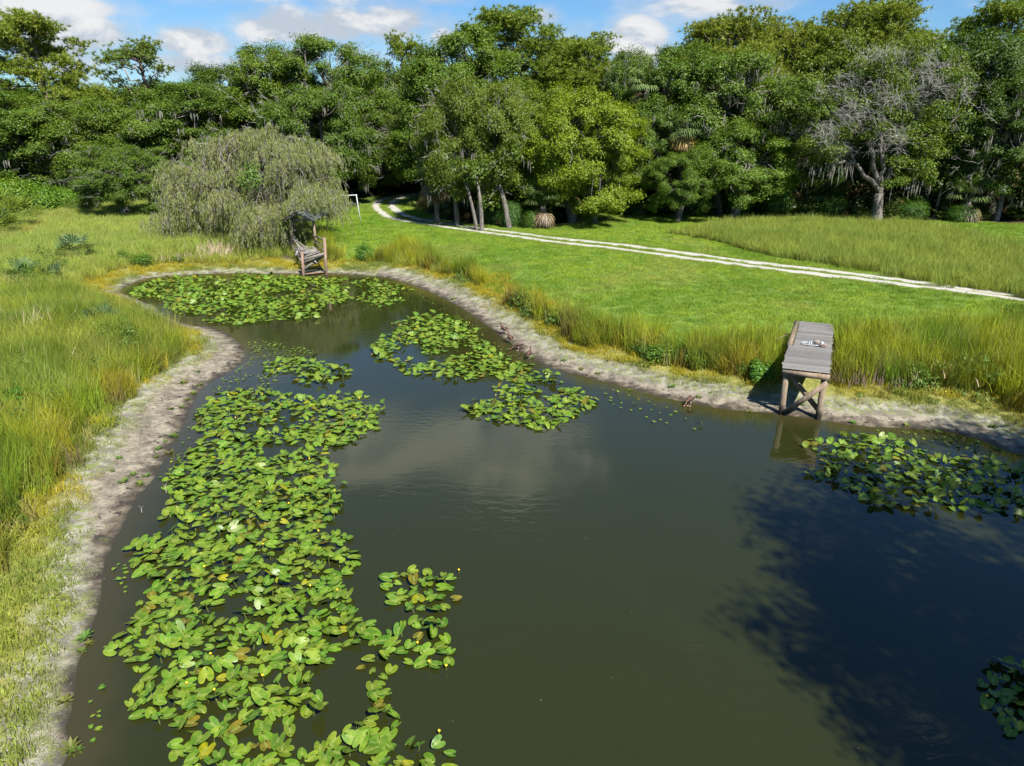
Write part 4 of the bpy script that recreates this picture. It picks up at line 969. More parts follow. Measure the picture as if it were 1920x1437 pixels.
# sagging deck: corners
dFL = at_y(570, 496, A0[1]+.2); dFR = at_y(606, 478, B0[1]+.15); dBL = at_y(549, 462, Yb+.3); dBR = at_y(590, 462, Yb+.3)
NP = 24
for i in range(NP):
    s_ = (i+.5)/NP
    if i in (5, 6, 11): continue
    a = dFL*(1-s_)+dBL*s_; c_ = dFR*(1-s_)+dBR*s_; jit = random.uniform(-.08, .08)
    mb = MB(); mb.beam(L2(a+[random.uniform(-.06, .06), jit*.4, random.uniform(-.02, .03)]), L2(c_+[random.uniform(-.04, .05), jit*-.2, random.uniform(-.02, .03)]), .125, .03)
    part('plank', mb, [M_OLD], pier2)
seg('beam', at_y(566, 488, A0[1]), at_y(611, 475, B0[1]), .05, .14, M_OLD); seg('beam', at_y(570, 505, A0[1]+.1), at_y(608, 479, B0[1]+.4), .05, .13, M_OLD)
seg('beam', dFL-[0, 0, .1], dBL-[0, 0, .1], .05, .15, M_OLD); seg('beam', dFR-[0, 0, .1], dBR-[0, 0, .1], .05, .15, M_OLD)
seg('brace', at_y(571, 503, A0[1]+.3), at_y(596, 487, A0[1]+.5), .05, .1, M_OLD); seg('brace', at_y(588, 487, A0[1]+.3), at_y(595, 495, A0[1]+.3), .05, .08, M_OLD)
for (a1, a2), (b1, b2), k in [((548,447),(573,464),0), ((546,443),(566,470),1), ((590,443),(608,449),2), ((591,452),(608,460),2), ((592,459),(608,470),2), ((575,436),(590,443),3), ((572,445),(590,455),3)]:
    ya = {0: Yb, 1: Yb, 2: Yb, 3: Yb+2.5}[k]; yb = {0: Yb-1, 1: A0[1]+.3, 2: B0[1], 3: Yb}[k]
    seg('rail', at_y(a1, a2, ya), at_y(b1, b2, yb), .04, .07, M_OLD)
for (a1, a2), (b1, b2) in [((554,479),(560,466)), ((562,466),(574,472)), ((566,475),(583,470)), ((557,457),(569,476)), ((560,470),(566,482)), ((585,463),(600,472))]:
    seg('loose_board', at_y(a1, a2, A0[1]+1.1), at_y(b1, b2, A0[1]+1.5), .10, .03, M_TWIG)
seg('ground_board', at_y(570, 514, A0[1]+.1), at_y(609, 510, B0[1]+.25), .25, .04, M_RED)
# roof: two corrugated slopes, mostly under the foliage
rz = Ct[2]; x0, x1 = Ct[0]-.55, Dt[0]+.15; yr0, yr1 = Yb-.4, Yb+3.4; xm = (x0+x1)/2
for (xa, za, xb, zb, nm) in ((x0, rz-.12, xm, rz+.34, 'roof_sheet'), (xm+.004, rz+.34, x1, rz-.14, 'roof_sheet')):
    mb = MB(); nn = 28; ys2 = np.linspace(yr0, yr1, nn); V_ = []
    for dz in (0, -.012):
        for j, yy in enumerate(ys2):
            cz = .018*math.sin(j*math.pi/1.0+.001)*(1 if j % 2 else -1); cz = .02*(j % 2)
            V_ += [L2((xa, yy, za+cz+dz)), L2((xb, yy, zb+cz+dz))]
    F_ = []
    for j in range(nn-1): F_ += [[2*j, 2*j+1, 2*j+3, 2*j+2], [2*nn+2*j, 2*nn+2*j+2, 2*nn+2*j+3, 2*nn+2*j+1]]
    mb.add(V_, F_); part(nm, mb, [M_TIN if xa > x0 else M_RED], pier2)
seg('ridge_cap', np.array([xm, yr0-.02, rz+.385]), np.array([xm, yr1, rz+.385]), .2, .03, M_TIN)
seg('rafter', np.array([x0+.05, yr0+.1, rz-.19]), np.array([xm, yr0+.1, rz+.26]), .05, .1, M_OLD); seg('rafter', np.array([xm, yr0+.1, rz+.26]), np.array([x1-.05, yr0+.1, rz-.2]), .05, .1, M_OLD)
seg('tie_beam', Ct+[0, 0, -.1], Dt+[0, 0, .02], .05, .12, M_OLD)

# ---- goal frame on the lawn by the weeping tree
gb = at(677, 418, g1(-11.3, 53)); gy0 = gb[1]; gt_ = at_y(668, 366, gy0)
goal = thing('goal_frame', 'white metal goal frame on the lawn beside the weeping tree', 'goal', (gb[0], gb[1], g1(gb[0], gb[1])))
o0 = np.array([gb[0], gb[1], g1(gb[0], gb[1])]); far_end = at_y(600, 369, gy0+1.6)
mb = MB(); mb.tube([np.array([0, 0, -.2]), gt_-o0], .036, 8); part('goal_post', mb, [M_WHITE], goal, sm=True)
mb = MB(); mb.tube([gt_-o0+[.06, 0, 0], far_end-o0], .036, 8); part('crossbar', mb, [M_WHITE], goal, sm=True)
fe = far_end.copy(); fe[2] = g1(fe[0], fe[1])-.2; fe[0] += .3
mb = MB(); mb.tube([fe-o0, far_end-o0], .036, 8); part('goal_post', mb, [M_WHITE], goal, sm=True)

# ------------------------------------------------------------------ weeping tree
def weeping():
    global rng; keep = rng; rng = np.random.default_rng(77)
    tr = MB(); cr = MB(); tw = MB(); mo = MB(); cl = MB()
    base = at_y(455, 447, 46.5); bx_, by_ = base[0], base[1]; z0 = g1(bx_, by_)
    o_ = np.array([bx_, by_, z0])
    tr.tube([(0, 0, -.3), (-.1, -.1, .5), (.25, 0, 1.3), (.5, 0, 1.9)], [.42, .34, .30, .28], 9)
    # clump centres placed by the outline: (px, py, Y) 
    cl_px = []
    anchors = [(470,248,47,60,14),(515,250,47,60,16),(430,262,47,60,18),(400,285,46,50,18),(360,305,46,50,20),(330,330,46,30,16),(560,290,46,50,22),(595,312,46,30,22),(610,345,45,20,20),
               (540,330,44,50,24),(480,300,44,60,26),(430,330,44,50,26),(385,345,44,50,24),(345,365,45,30,22),(500,360,43,50,24),(560,365,42.6,45,16),(600,365,44,25,18),(556,372,42.4,18,5),(520,395,43.4,10,10),(470,385,43.5,35,20),(345,385,45,20,10),(410,385,45,20,10), (505,395,43,30,14)]
    C_ = []
    for px, py, Y, sx, sy in anchors:
        for i in range(3):
            C_.append(at_y(px+rng.uniform(-sx, sx)*1.0, py+rng.uniform(-sy, sy)*1.3, Y+rng.uniform(-1.2, 3.0)))
    # rear half of the crown
    for i in range(16):
        a = rng.uniform(.0, math.pi); r_ = rng.uniform(.3, 1); C_.append(np.array([bx_+.3+math.cos(a)*5.4*r_, by_+.8+math.sin(a)*4.6*r_, z0+2.0+3.3*math.sqrt(max(0, 1-r_*r_))*rng.uniform(.85, 1)]))
    C_ = np.array(C_)-o_
    heads = []
    for a in np.linspace(0, 6.283, 9)[:-1]:
        e_ = np.array([math.cos(a)*2.6+.4, math.sin(a)*2.2, rng.uniform(2.6, 4.6)]); limb(tr, (.45, 0, 1.8), e_, .17, .07, 6, .5, 6, .08); heads.append(e_)
    tr.tube([(.2, -.1, 1.2), (-1.5, -.4, 1.9), (-3.0, -.6, 1.75), (-4.2, -.4, 2.2)], [.17, .13, .1, .06], 7)
    heads.append(np.array([-3.6, -.5, 2.2])); heads = np.array(heads)
    for c_ in C_:
        h_ = heads[np.argmin(np.linalg.norm(heads-c_, axis=1))]; limb(tr, h_, c_, .045, .015, 5, .5, 4, .12)
    for c_ in C_:
        sz_ = rng.uniform(.55, 1.4); ns = int(88*sz_**2); rr = .62*sz_
        q_ = rng.normal(size=(ns, 3))*[rr*.8, rr*.8, .20]; q_[:, 2] -= .35*np.minimum((q_[:, 0]**2+q_[:, 1]**2)/rr**2, 2.5)*rr; p = c_+q_
        L = rng.uniform(.35, 1.0, ns)**1.3*rng.uniform(.9, 2.6)*(.8 if c_[2] > 3.6 else 1.0); L = np.minimum(L, p[:, 2]-.12)
        if c_[0]+bx_ > -12.9 and c_[1]+by_ < 45.6: L = np.minimum(L, np.maximum(p[:, 2]-rng.uniform(1.75, 2.5, ns), .0))
        out = unit((p-c_)*[1, 1, 0]+rng.normal(size=(ns, 3))*.2)
        for j in range(ns):
            if L[j] < .2: continue
            m = 5; s_ = np.linspace(0, 1, m)[:, None]; arch = out[j]*.28*np.sqrt(s_); arch[:, 2] += .12*np.sin(s_[:, 0]*2.2)
            Q = p[j]+arch+np.array([0, 0, -1])*L[j]*s_**1.3+rng.normal(size=(m, 3))*.02
            k = int(9+L[j]*15); u = rng.uniform(0, 1, k); qp = np.stack([np.interp(u, s_[:, 0], Q[:, d_]) for d_ in range(3)], -1)+rng.normal(size=(k, 3))*.025
            dl = unit(rng.normal(size=(k, 3))*.28+np.array([0, 0, -1])); w = unit(np.cross(dl, rng.normal(size=(k, 3))))*rng.uniform(.010, .018, (k, 1)); ll = rng.uniform(.13, .28, (k, 1))
            V_ = np.stack([qp, qp+dl*ll*.5+w, qp+dl*ll, qp+dl*ll*.5-w], 1).reshape(-1, 3); (mo if j % 6 == 0 else cr).add(V_, np.arange(k*4).reshape(-1, 4))
    for i in range(90):
        c_ = C_[rng.integers(len(C_))]+rng.normal(size=3)*.3; d = unit(rng.normal(size=3)+[0, -.5, .4]); L = rng.uniform(.5, 1.3)
        tw.tube([c_, c_+d*L*.5+rng.normal(size=3)*.08, c_+d*L+[0, 0, -.15]], [.018, .012, .004], 3, False)
    # green climbing plant in the crown
    for px, py in ((468,322),(478,338),(462,342),(470,330)):
        c_ = at_y(px, py, 43.2)-o_; n = 160; u = unit(rng.normal(size=(n, 3))); leaves(cl, c_+u*rng.uniform(.2, .7, n)[:, None], u+[0, -.5, .5], rng.uniform(.08, .16, n), .7)
    rng = keep
    root = thing('weeping_tree', 'grey-green weeping tree with trailing branches over the broken pier', 'tree', tuple(o_))
    obj('trunk', tr.mesh('trunk', [M_BARK], True), root); obj('crown', cr.mesh('crown', [M_WEEP]), root); obj('bare_twigs', tw.mesh('twigs', [M_TWIG]), root, kind='stuff')
    obj('dry_strands', mo.mesh('dry', [M_MOSS]), root); obj('climbing_vine', cl.mesh('vine', [M_SHRUB]), root, color=(1.3, 1.3, 1))
weeping()

# ------------------------------------------------------------------ half-bare oak on the right, branching trunk and bleached twigs
def bare_oak():
    global rng; keep = rng; rng = np.random.default_rng(55)
    Y = 55.5; base = at_y(1643, 413, Y); x0 = base[0]; z0 = g1(x0, Y); o_ = np.array([x0, Y, z0]); tr = MB(); tw = MB(); cr = MB(); mo = MB()
    P_ = lambda px, py, dy=0: at_y(px, py, Y+dy)-o_
    fork = P_(1648, 362)
    tr.tube([(-.05, 0, -.4), (0, 0, .2), P_(1646, 385), fork], [.62, .42, .36, .36], 10)
    main = [([fork, P_(1622, 330), P_(1605, 312), P_(1575, 303, -.5), P_(1545, 292, -1.0)], .20), ([fork, P_(1640, 320), P_(1632, 280), P_(1615, 240), P_(1590, 200)], .22),
            ([fork, P_(1655, 318), P_(1652, 270), P_(1660, 210), P_(1650, 150)], .22), ([fork, P_(1672, 315), P_(1690, 270), P_(1715, 225), P_(1740, 170)], .20),
            ([P_(1605, 312), P_(1590, 280), P_(1560, 250), P_(1530, 225)], .10), ([P_(1655, 290), P_(1690, 240), P_(1700, 180)], .12), ([P_(1620, 250), P_(1560, 210), P_(1540, 170)], .09), ([P_(1690, 270), P_(1740, 250), P_(1780, 235)], .09)]
    nodes = []
    for pts, r0 in main:
        pts = spline(np.array(pts), 5); pts += rng.normal(size=pts.shape)*.06; tr.tube(pts, np.linspace(r0, r0*.3, len(pts)), 7); nodes += list(pts[5:])
    nodes = np.array(nodes)
    # bleached twig sprays
    spots = [(1600,150,40,30),(1660,110,60,20),(1720,115,60,25),(1570,190,40,30),(1610,225,40,30),(1560,240,45,15),(1640,200,40,30),(1700,200,30,25),(1740,150,40,25),(1655,260,25,25),(1530,255,35,10),(1590,275,45,12),(1620,165,50,30),(1780,170,25,40),(1690,250,25,10)]
    for px, py, sx, sy in spots:
        for i in range(8):
            a = P_(px+rng.normal()*sx*.5, py+rng.normal()*sy*.5, rng.uniform(-3.4, 1)); h_ = nodes[np.argmin(np.linalg.norm(nodes-a, axis=1))]
            d = unit(a-h_+rng.normal(size=3)*.6)
            limb(tw, h_+(a-h_)*.3, a, .028, .018, 4, .7, 3)
            for j in range(9):
                q = a+rng.normal(size=3)*.12; dd = unit(d+rng.normal(size=3)*.75); L = rng.uniform(.5, 1.4); m_ = q+dd*L*.5+rng.normal(size=3)*.08
                tw.tube([q, m_, m_+unit(dd+[0, 0, -.3]+rng.normal(size=3)*.3)*L*.5], [.014, .009, .004], 3, False)
                for k in range(2): 
                    d3 = unit(dd+rng.normal(size=3)*.8); tw.tube([m_, m_+d3*L*.45], [.011, .004], 3, False)
    # leaf sprays, uneven
    fol = [(1500,160,28),(1540,130,30),(1590,105,30),(1640,90,34),(1700,90,34),(1750,105,30),(1790,135,28),(1800,190,30),(1790,240,28),(1700,300,26),(1730,320,22),(1690,330,18),(1540,290,22),(1510,265,20),(1480,275,16),(1560,180,26),(1620,190,24),(1680,170,28),(1640,250,22),(1600,255,20),(1720,250,30),(1760,215,28),(1660,140,30),(1610,140,24),(1570,225,18),(1700,215,22),(1745,285,24),(1500,210,22),(1530,200,20),(1660,225,20)]
    for px, py, s_ in fol:
        for i in range(5):
            c_ = P_(px+rng.normal()*s_*.7, py+rng.normal()*s_*.5, rng.uniform(-2.2, 1.6)); n = 190; u = unit(rng.normal(size=(n, 3)))
            p = c_+u*(rng.uniform(.1, 1, n)**.5)[:, None]*[.85, .85, .5]*s_/25; leaves(cr, p, u*.6+[0, -.2, .7]+rng.normal(size=(n, 3))*.5, rng.uniform(.11, .22, n))
            h_ = nodes[np.argmin(np.linalg.norm(nodes-c_, axis=1))]; limb(tr, h_, c_, .035, .012, 4, .4, 4)
    for px, py in ((1560,300),(1550,320),(1590,310),(1700,345),(1715,340),(1540,310)):
        for i in range(9):
            q = P_(px+rng.normal()*12, py+rng.normal()*4, -1); L = rng.uniform(.4, 1.3); w_ = .03; mo.add([q, q+[w_, 0, -L*.5], q+[0, 0, -L], q+[-w_, 0, -L*.5]], [[0, 1, 2, 3]])
    rng = keep
    root = thing('oak_tree', 'half-bare oak with forked pale trunk and bleached grey twigs, front of the right wood', 'tree', tuple(o_))
    obj('trunk', tr.mesh('trunk', [M_BARK], True), root); obj('bare_branches', tw.mesh('twigs', [M_TWIG]), root, kind='stuff'); obj('crown', cr.mesh('crown', [M_OAK]), root, color=(1.25, 1.2, 1)); obj('hanging_moss', mo.mesh('moss', [M_MOSS]), root, kind='stuff')
bare_oak()

# slender bare trunks standing at the wood edge
mbt = []
def pole_tree(px, py, px2, py2, Y, r0, label, crown_tint=(1, 1, 1)):
    a = at_y(px, py, Y); z0 = g1(a[0], Y); o_ = np.array([a[0], Y, z0]); b_ = at_y(px2, py2, Y+.4); mb = MB(); mb2 = MB()
    n = 8; s_ = np.linspace(0, 1, n)[:, None]; Pp = np.array([0, 0, -.3])*(1-s_)+(b_-o_)*s_; Pp[:, 0] += np.sin(s_[:, 0]*3)*.12; mb.tube(Pp, np.linspace(r0, r0*.55, n), 8)
    top = Pp[-1]
    global rng
    for i in range(5):
        c_ = top+rng.normal(size=3)*[1.0, .8, .5]+[0, 0, .6]; limb(mb, top, c_, r0*.4, .03, 4, .3, 4); nn = 200; u = unit(rng.normal(size=(nn, 3)))
        leaves(mb2, c_+u*(rng.uniform(.1, 1, nn)**.5)[:, None]*[1.1, 1.1, .7], u+[0, 0, .6], rng.uniform(.14, .26, nn))
    r_ = thing('slender_tree', label, 'tree', tuple(o_)); obj('trunk', mb.mesh('trunk', [M_BARK], True), r_); obj('crown', mb2.mesh('crown', [M_OAK]), r_, color=crown_tint)
pole_tree(895, 421, 868, 330, 50.5, .14, 'thin pale trunk leaning left, in the centre clump beside the twin trunk')
pole_tree(903, 422, 893, 335, 50.2, .17, 'straight pale trunk with a fork low down, in the centre clump')
pole_tree(857, 412, 846, 345, 53.0, .22, 'brownish trunk at the left of the centre clump with dead fronds beside')
pole_tree(955, 418, 935, 345, 51.5, .24, 'pale leaning trunk behind the dark shrubs of the centre clump')
pole_tree(1750, 402, 1768, 330, 57, .13, 'thin leaning trunk right of the half-bare oak')
pole_tree(1866, 416, 1880, 350, 55, .24, 'thick pale trunk with a slight lean by the right edge')
pole_tree(1771, 405, 1770, 340, 58, .14, 'upright thin trunk next to the thin leaning trunk')
pole_tree(255, 385, 250, 340, 66, .07, 'thin pale stem in the dark gap left of the weeping tree')

# ------------------------------------------------------------------ sabal palms and palmettos
def palm(px, py, Y, zc, label, hh=None, dead=14, live=22, fr_s=1.0, tint=(1, 1, 1), dtint=(.8, .75, .7)):
    a = at_y(px, py, Y); z0 = g1(a[0], Y); H_ = a[2]-z0; o_ = (a[0], Y, z0); r_ = thing('cabbage_palm', label, 'palm', o_)
    mb = MB(); n = 9; mb.tube([(math.sin(i*.4)*.08, 0, -.3+(H_+.3)*i/(n-1)) for i in range(n)], [.22-.03*(i % 2) for i in range(n)], 9); obj('trunk', mb.mesh('trunk', [M_BARK], False), r_)
    top = np.array([math.sin(3.2)*.08, 0, H_])
    for k in range(live+dead):
        d_ = k >= live; az = k*2.4; e = rng.uniform(-.2, 1.4) if not d_ else rng.uniform(-1.25, -.5); mb = MB()
        e = min(e, 1.1); d = np.array([math.cos(az)*math.cos(e), math.sin(az)*math.cos(e), math.sin(e)]); L = rng.uniform(.8, 1.2)*fr_s*(.8 if d_ else 1)
        mb.tube([top-top, d*L*.6+[0, 0, .05], d*L], [.02, .015, .012], 4, False); fan(mb, d*L, d+np.array([0, 0, -.35]), .95*fr_s, 14, 2.2, .05, .35)
        obj('frond', mb.mesh('frond', [M_PALMD if d_ else M_PALM]), r_, loc=tuple(top), color=tint if not d_ else dtint)
palm(1282, 246, 57.0, 0, 'cabbage palm with hanging yellow dead fronds in the right wood edge', dead=22, dtint=(1.7, 1.55, .8))
palm(1018, 386, 52.0, 0, 'short cabbage palm with brown skirt at the right foot of the centre clump', dead=11, live=14)
palm(815, 335, 54, 0, 'cabbage palm with a heavy brown skirt beside the track bend', dead=30, live=10)
palm(1213, 165, 60, 0, 'pale palm top showing above the recess right of the centre clump', dead=4, tint=(1.6, 1.5, 1.6))
palm(1815, 380, 55, 0, 'short palm with a frayed boot trunk near the right edge', dead=18, live=8)
def palmetto(px, py, label, s=1.0, z=.9, nf=13, tint=(1.0, 1.1, 1.3), dead=3):
    p = atg(px, py); z0 = p[2]; r_ = thing('palmetto', label, 'palmetto', (p[0], p[1], z0))
    mb = MB(); mb.ell((0, 0, .05), (.16*s, .16*s, .14*s)); obj('stump', mb.mesh('stump', [M_BARK]), r_)
    for k in range(nf+dead):
        az = k*2.4; e = rng.uniform(.35, 1.35) if k < nf else rng.uniform(-.05, .25); mb = MB(); L = rng.uniform(.45, .8)*s
        d = np.array([math.cos(az)*math.cos(e), math.sin(az)*math.cos(e), math.sin(e)]); mb.tube([(0, 0, .1), d*L], [.012, .01], 4, False); fan(mb, d*L, d+np.array([0, 0, -.1]), .62*s, 13, 2.1, .028*s, .12)
        obj('frond', mb.mesh('frond', [M_PALM if k < nf else M_PALMD]), r_, color=tint)
palmetto(143, 485, 'large blue-green palmetto standing alone in the left meadow', 1.25)
palmetto(46, 526, 'left one of two small palmettos below the large palmetto', .95, nf=9)
palmetto(98, 530, 'right one of two small palmettos below the large palmetto', .9, nf=9)
palmetto(193, 622, 'palmetto hidden in tall weeds on the left point', .95, nf=8)
palmetto(130, 585, 'pale palmetto fan among straw-coloured stalks on the left bank', .6, nf=5)
palmetto(330, 445, 'small palmetto at the left foot of the weeping tree', .8, nf=7)
palmetto(215, 715, 'bright feathery young plant in the grass near the left beach', .5, nf=8, tint=(.9, 1.3, .8), dead=0)
for px, py, s_ in ((8,398,1.3),(40,400,1.3),(22,420,1.3),(62,385,1.2),(0,432,1.2),(30,375,1.3)):
    palmetto(px, py+12, {8: 'palmetto with yellow dead fans at the left edge of the picture', 40: 'palmetto with tan fans in the middle of the left clump', 22: 'lowest palmetto of the yellowing clump at the left edge', 62: 'palmetto at the right end of the yellowing clump', 0: 'palmetto at the bottom left of the yellowing clump, cut by the frame', 30: 'rear palmetto of the yellowing clump under the bushes'}[px], s_*1.5, nf=13, dead=12, tint=(1.5, 1.35, .5))

# ------------------------------------------------------------------ shrubs
def shrub_me(seed, n=2600, nc=16, ls=.13):
    global rng; keep = rng; rng = np.random.default_rng(seed); mb = MB(); st = MB()
    for i in range(nc):
        u = unit(rng.normal(size=3)); u[2] = abs(u[2]); c_ = u*[.62, .62, .60]*rng.uniform(.4, 1)+[0, 0, .12]; m = n//nc; v = unit(rng.normal(size=(m, 3)))
        leaves(mb, c_+v*(rng.uniform(.1, 1, m)**.5)[:, None]*.34, v*.6+u*.5+[0, 0, .4]+rng.normal(size=(m, 3))*.4, rng.uniform(.6, 1.3, m)*ls, .5); st.tube([(0, 0, -.1), c_*.6, c_], [.03, .02, .008], 4, False)
    rng = keep; return mb.mesh('shrub_leaves', [M_SHRUB]), st.mesh('shrub_stems', [M_BARK])
SHR = [shrub_me(1), shrub_me(2), shrub_me(3, 1900, 12, .16), shrub_me(4, 2600, 16, .08), shrub_me(5, 9000, 46, .055)]
def shrub(px, py, w, h, label, v=0, tint=(1, 1, 1), z=.9):
    p = atg(px, py); o = thing('shrub', label, 'shrub', (p[0], p[1], g1(p[0], p[1])), random.uniform(0, 6), scale=(w/1.9, w/1.9, h/1.0))
    obj('foliage', SHR[v][0], o, color=tint); obj('stems', SHR[v][1], o)
shrub(266, 497, 1.9, .85, 'rounded bright green shrub on the far left bank', 3, (1.2, 1.35, .9)); shrub(232, 488, 1.0, .7, 'smaller green shrub left of the rounded bright green one', 3, (1.1, 1.25, .9)); shrub(335, 492, 1.1, .5, 'low grey-green weed clump right of the rounded shrub', 3, (1.3, 1.2, 1.3))
shrub(684, 486, 1.7, 1.15, 'round dark green shrub on the lawn edge right of the broken pier', 3, (1.0, 1.35, .8))
shrub(1240, 668, 2.1, .75, 'ferny green shrub low in the tall grass of the right bank', 3, (1.5, 1.5, 1)); shrub(1205, 662, 1.3, .6, 'ferny clump left of the low green shrub, right bank', 3, (1.2, 1.3, 1)); shrub(1305, 680, 1.6, .6, 'ferny clump right of the low green shrub, right bank', 3, (1.5, 1.5, 1))
shrub(1425, 712, 1.2, .8, 'green bush in front of the shadow left of the grey pier', 0, (1.2, 1.5, 1)); shrub(1395, 700, .9, .6, 'small leafy bush further left of the grey pier', 3, (1.2, 1.4, 1)); shrub(1590, 700, 1.0, .7, 'leafy green weeds right of the grey pier', 3, (1.5, 1.7, 1.2))
shrub(1862, 728, 1.0, .7, 'leafy weed with yellow leaf tips near the right edge', 3, (1.2, 1.3, 1)); shrub(1905, 610, 1.5, .9, 'dark green bush at the right edge of the grass', 0, (.9, 1.1, .9))
shrub(238, 640, 1.3, .7, 'dark ferny weed on the left point of land', 3, (.9, 1.1, .9)); shrub(190, 575, 1.8, .7, 'broad green weed clump above the left point', 3, (1.1, 1.3, 1)); shrub(150, 660, 1.2, .6, 'blue-green weed clump in the left grass', 3, (.8, 1.1, 1.3)); shrub(40, 985, .45, .3, 'small green weed at the foot of the left grass', 3, (1.1, 1.3, 1)); shrub(35, 775, .9, 1.0, 'dark tall grass-like bush at the left edge', 3, (1.0, 1.5, .8))
shrub(20, 402, 6, 3.6, 'tall yellow-green bush at the left edge behind the palmetto clump', 4, (1.8, 1.7, .9)); shrub(72, 399, 5, 3.2, 'bright leafy bush right of the tall left-edge bush', 4, (1.6, 1.7, .9)); shrub(118, 394, 4, 2.4, 'light green bush where the left meadow meets the wood', 4, (1.7, 1.8, .9)); shrub(160, 396, 4, 1.4, 'low olive bush at the meadow edge below the bleached branch', 4, (1.4, 1.2, .9))
shrub(960, 425, 3.0, 2.2, 'dark shrub at the front foot of the centre clump', 4, (.8, 1.0, 1)); shrub(1000, 428, 2.4, 1.6, 'leafy shrub with pale leaves below the short palm', 4, (1.1, 1.2, .9)); shrub(920, 420, 2.0, 1.8, 'blue-green shrub between the pale trunks', 4, (.7, .95, 1.1))
shrub(1450, 402, 4, 5.5, 'tall leafy shrub at the lawn edge left of the half-bare oak', 4, (1.0, 1.2, .9)); shrub(1380, 402, 4, 5, 'leafy mass hanging to the ground in the right wood edge', 4, (1.1, 1.2, .9)); shrub(1285, 402, 4.2, 6.5, 'tall leafy shrub hiding the trunk of the palm with yellow dead fronds', 4, (.85, 1.0, .9)); shrub(1180, 402, 4, 6, 'dark leafy mass between the bright low oak and the recess', 4, (.7, .9, .9)); shrub(1710, 410, 3, 1.6, 'low shrub right of the forked pale trunk', 4, (.9, 1.1, .9)); shrub(1800, 416, 3, 1.5, 'low shrub left of the thick pale trunk', 4, (.8, 1, .9)); shrub(1310, 400, 4, 3, 'leafy shrub under the palm with yellow dead fronds', 4, (.9, 1.05, .9)); shrub(1560, 405, 3, 1.8, 'dark leafy shrub left of the forked pale trunk', 4, (.9, 1.1, .9)); shrub(1250, 398, 3.5, 3.2, 'bluish shrub in the recess right of the centre clump', 4, (.8, 1.0, 1.1))
# leafy weed rosettes on the mud
ro = MB(); 
for k in range(11):
    a = k*2.4; e = .25+.5*(k % 3)/2; d = np.array([math.cos(a)*math.cos(e), math.sin(a)*math.cos(e), math.sin(e)]); s_ = np.array([-math.sin(a), math.cos(a), 0])
    ro.add([d*.02, d*.5+s_*.16, d*1.0+[0, 0, -.12], d*.5-s_*.16], [[0, 1, 2, 3]])
ROS = ro.mesh('rosette', [M_SHRUB])
for px, py in [(375,720),(352,748),(340,762),(320,768),(325,815),(310,825),(297,840),(318,845),(292,855),(225,865),(212,888),(250,890),(275,890),(262,905),(232,905),(158,1190),(165,1200),(152,1215),(130,1395),(140,1400),(120,1310),(1182,728),(1210,735),(1310,745),(1332,740),(1260,728),(1120,700),(1090,692),(1056,678),(998,668),(1405,768),(1460,790),(1700,795),(1740,802),(1760,806),(1862,805),(1872,838),(1912,848),(1852,780),(770,528),(850,560),(905,612),(958,642),(372,700),(362,735),(345,720),(1600,790),(1505,762)]:
    p = at(px, py, .08); s_ = random.uniform(.08, .19)
    obj('shore_plant', ROS, loc=(p[0], p[1], g1(p[0], p[1])+.005), rot=(0, 0, random.uniform(0, 6)), scale=s_, color=(random.uniform(1.1, 1.8), random.uniform(1.0, 1.4), 1.2), label='small leafy weed rosette growing on the bare mud of the waterline', category='plant', group='leafy weed rosettes on the mud')
# dead straw-coloured reeds by the weeping tree
def reeds(px, py, w, n, h, label, colr=(.42, .32, .22), z=.6):
    p = atg(px, py); mb = MB(); z0 = p[2]
    for i in range(n):
        q = np.array([rng.normal()*w*.4, rng.normal()*w*.25, 0]); l_ = h*rng.uniform(.4, 1); d = rng.normal(size=3)*.25*l_; o = np.array([.012, 0, 0]); mb.add([q-o, q+o, q+d*.5+[0, 0, l_*.6]+o, q+d*.5+[0, 0, l_*.6]-o, q+d+[0, 0, l_]], [[0, 1, 2, 3]], [[3, 2, 4]])
    m, t, b = mat('dead_reed'); b.inputs['Base Color'].default_value = (*colr, 1); b.inputs['Roughness'].default_value = .9
    obj('dead_reeds', mb.mesh('dead_reeds', [m]), loc=(p[0], p[1], z0), label=label, category='reeds')
reeds(405, 478, 1.6, 260, .8, 'clump of dead tan reeds under the left side of the weeping tree'); reeds(330, 480, 2.6, 260, .3, 'flattened dead grass on the far left bank', (.32, .25, .19)); reeds(85, 735, 1.3, 220, .45, 'patch of dead tan grass in the left meadow', (.36, .28, .20)); reeds(40, 690, 1.3, 120, .6, 'thin straw-coloured stalks near the left edge', (.42, .34, .2))
reeds(68, 625, 1.2, 90, 1.0, 'tall dry stalks above the dead grass patch in the left meadow', (.42, .36, .22)); reeds(1790, 690, 2.0, 160, .5, 'dead brown stems in the tall grass near the right edge'); reeds(1640, 710, 1.8, 220, .45, 'dark dead stems at the foot of the grass right of the grey pier', (.12, .085, .06))
# floating sticks
for i, (px, py, L, az, lab) in enumerate([(312,925,.5,1.9,'pale dead twig sticking out of the water off the left bank'),(492,510,1.5,.5,'pale fallen branch at the far bank left of the broken pier'),(266,962,.3,1.8,'short floating stick near the left bank'),(1447,703,.8,.6,'bleached dead branch lying beside the grey pier')]):
    p = at(px, py, .02); z0 = max(.0, g1(p[0], p[1])) ; z0 += (.55 if i == 3 else .03); mb = MB(); f_ = 1 if i in (1, 3) else .45; mb.tube([(0, 0, 0), (L*.5, .04, .03+.03*(i == 0)), (L, 0, .02+.06*(i == 0))], [.02*f_, .016*f_, .006*f_], 5); mb.tube([(L*.5, .04, .03), (L*.8, .12, .06)], [.012*f_, .004*f_], 4)
    obj('stick', mb.mesh('stick', [M_OLD]), loc=(p[0], p[1], z0), rot=(0, 0, az), label=lab, category='stick')

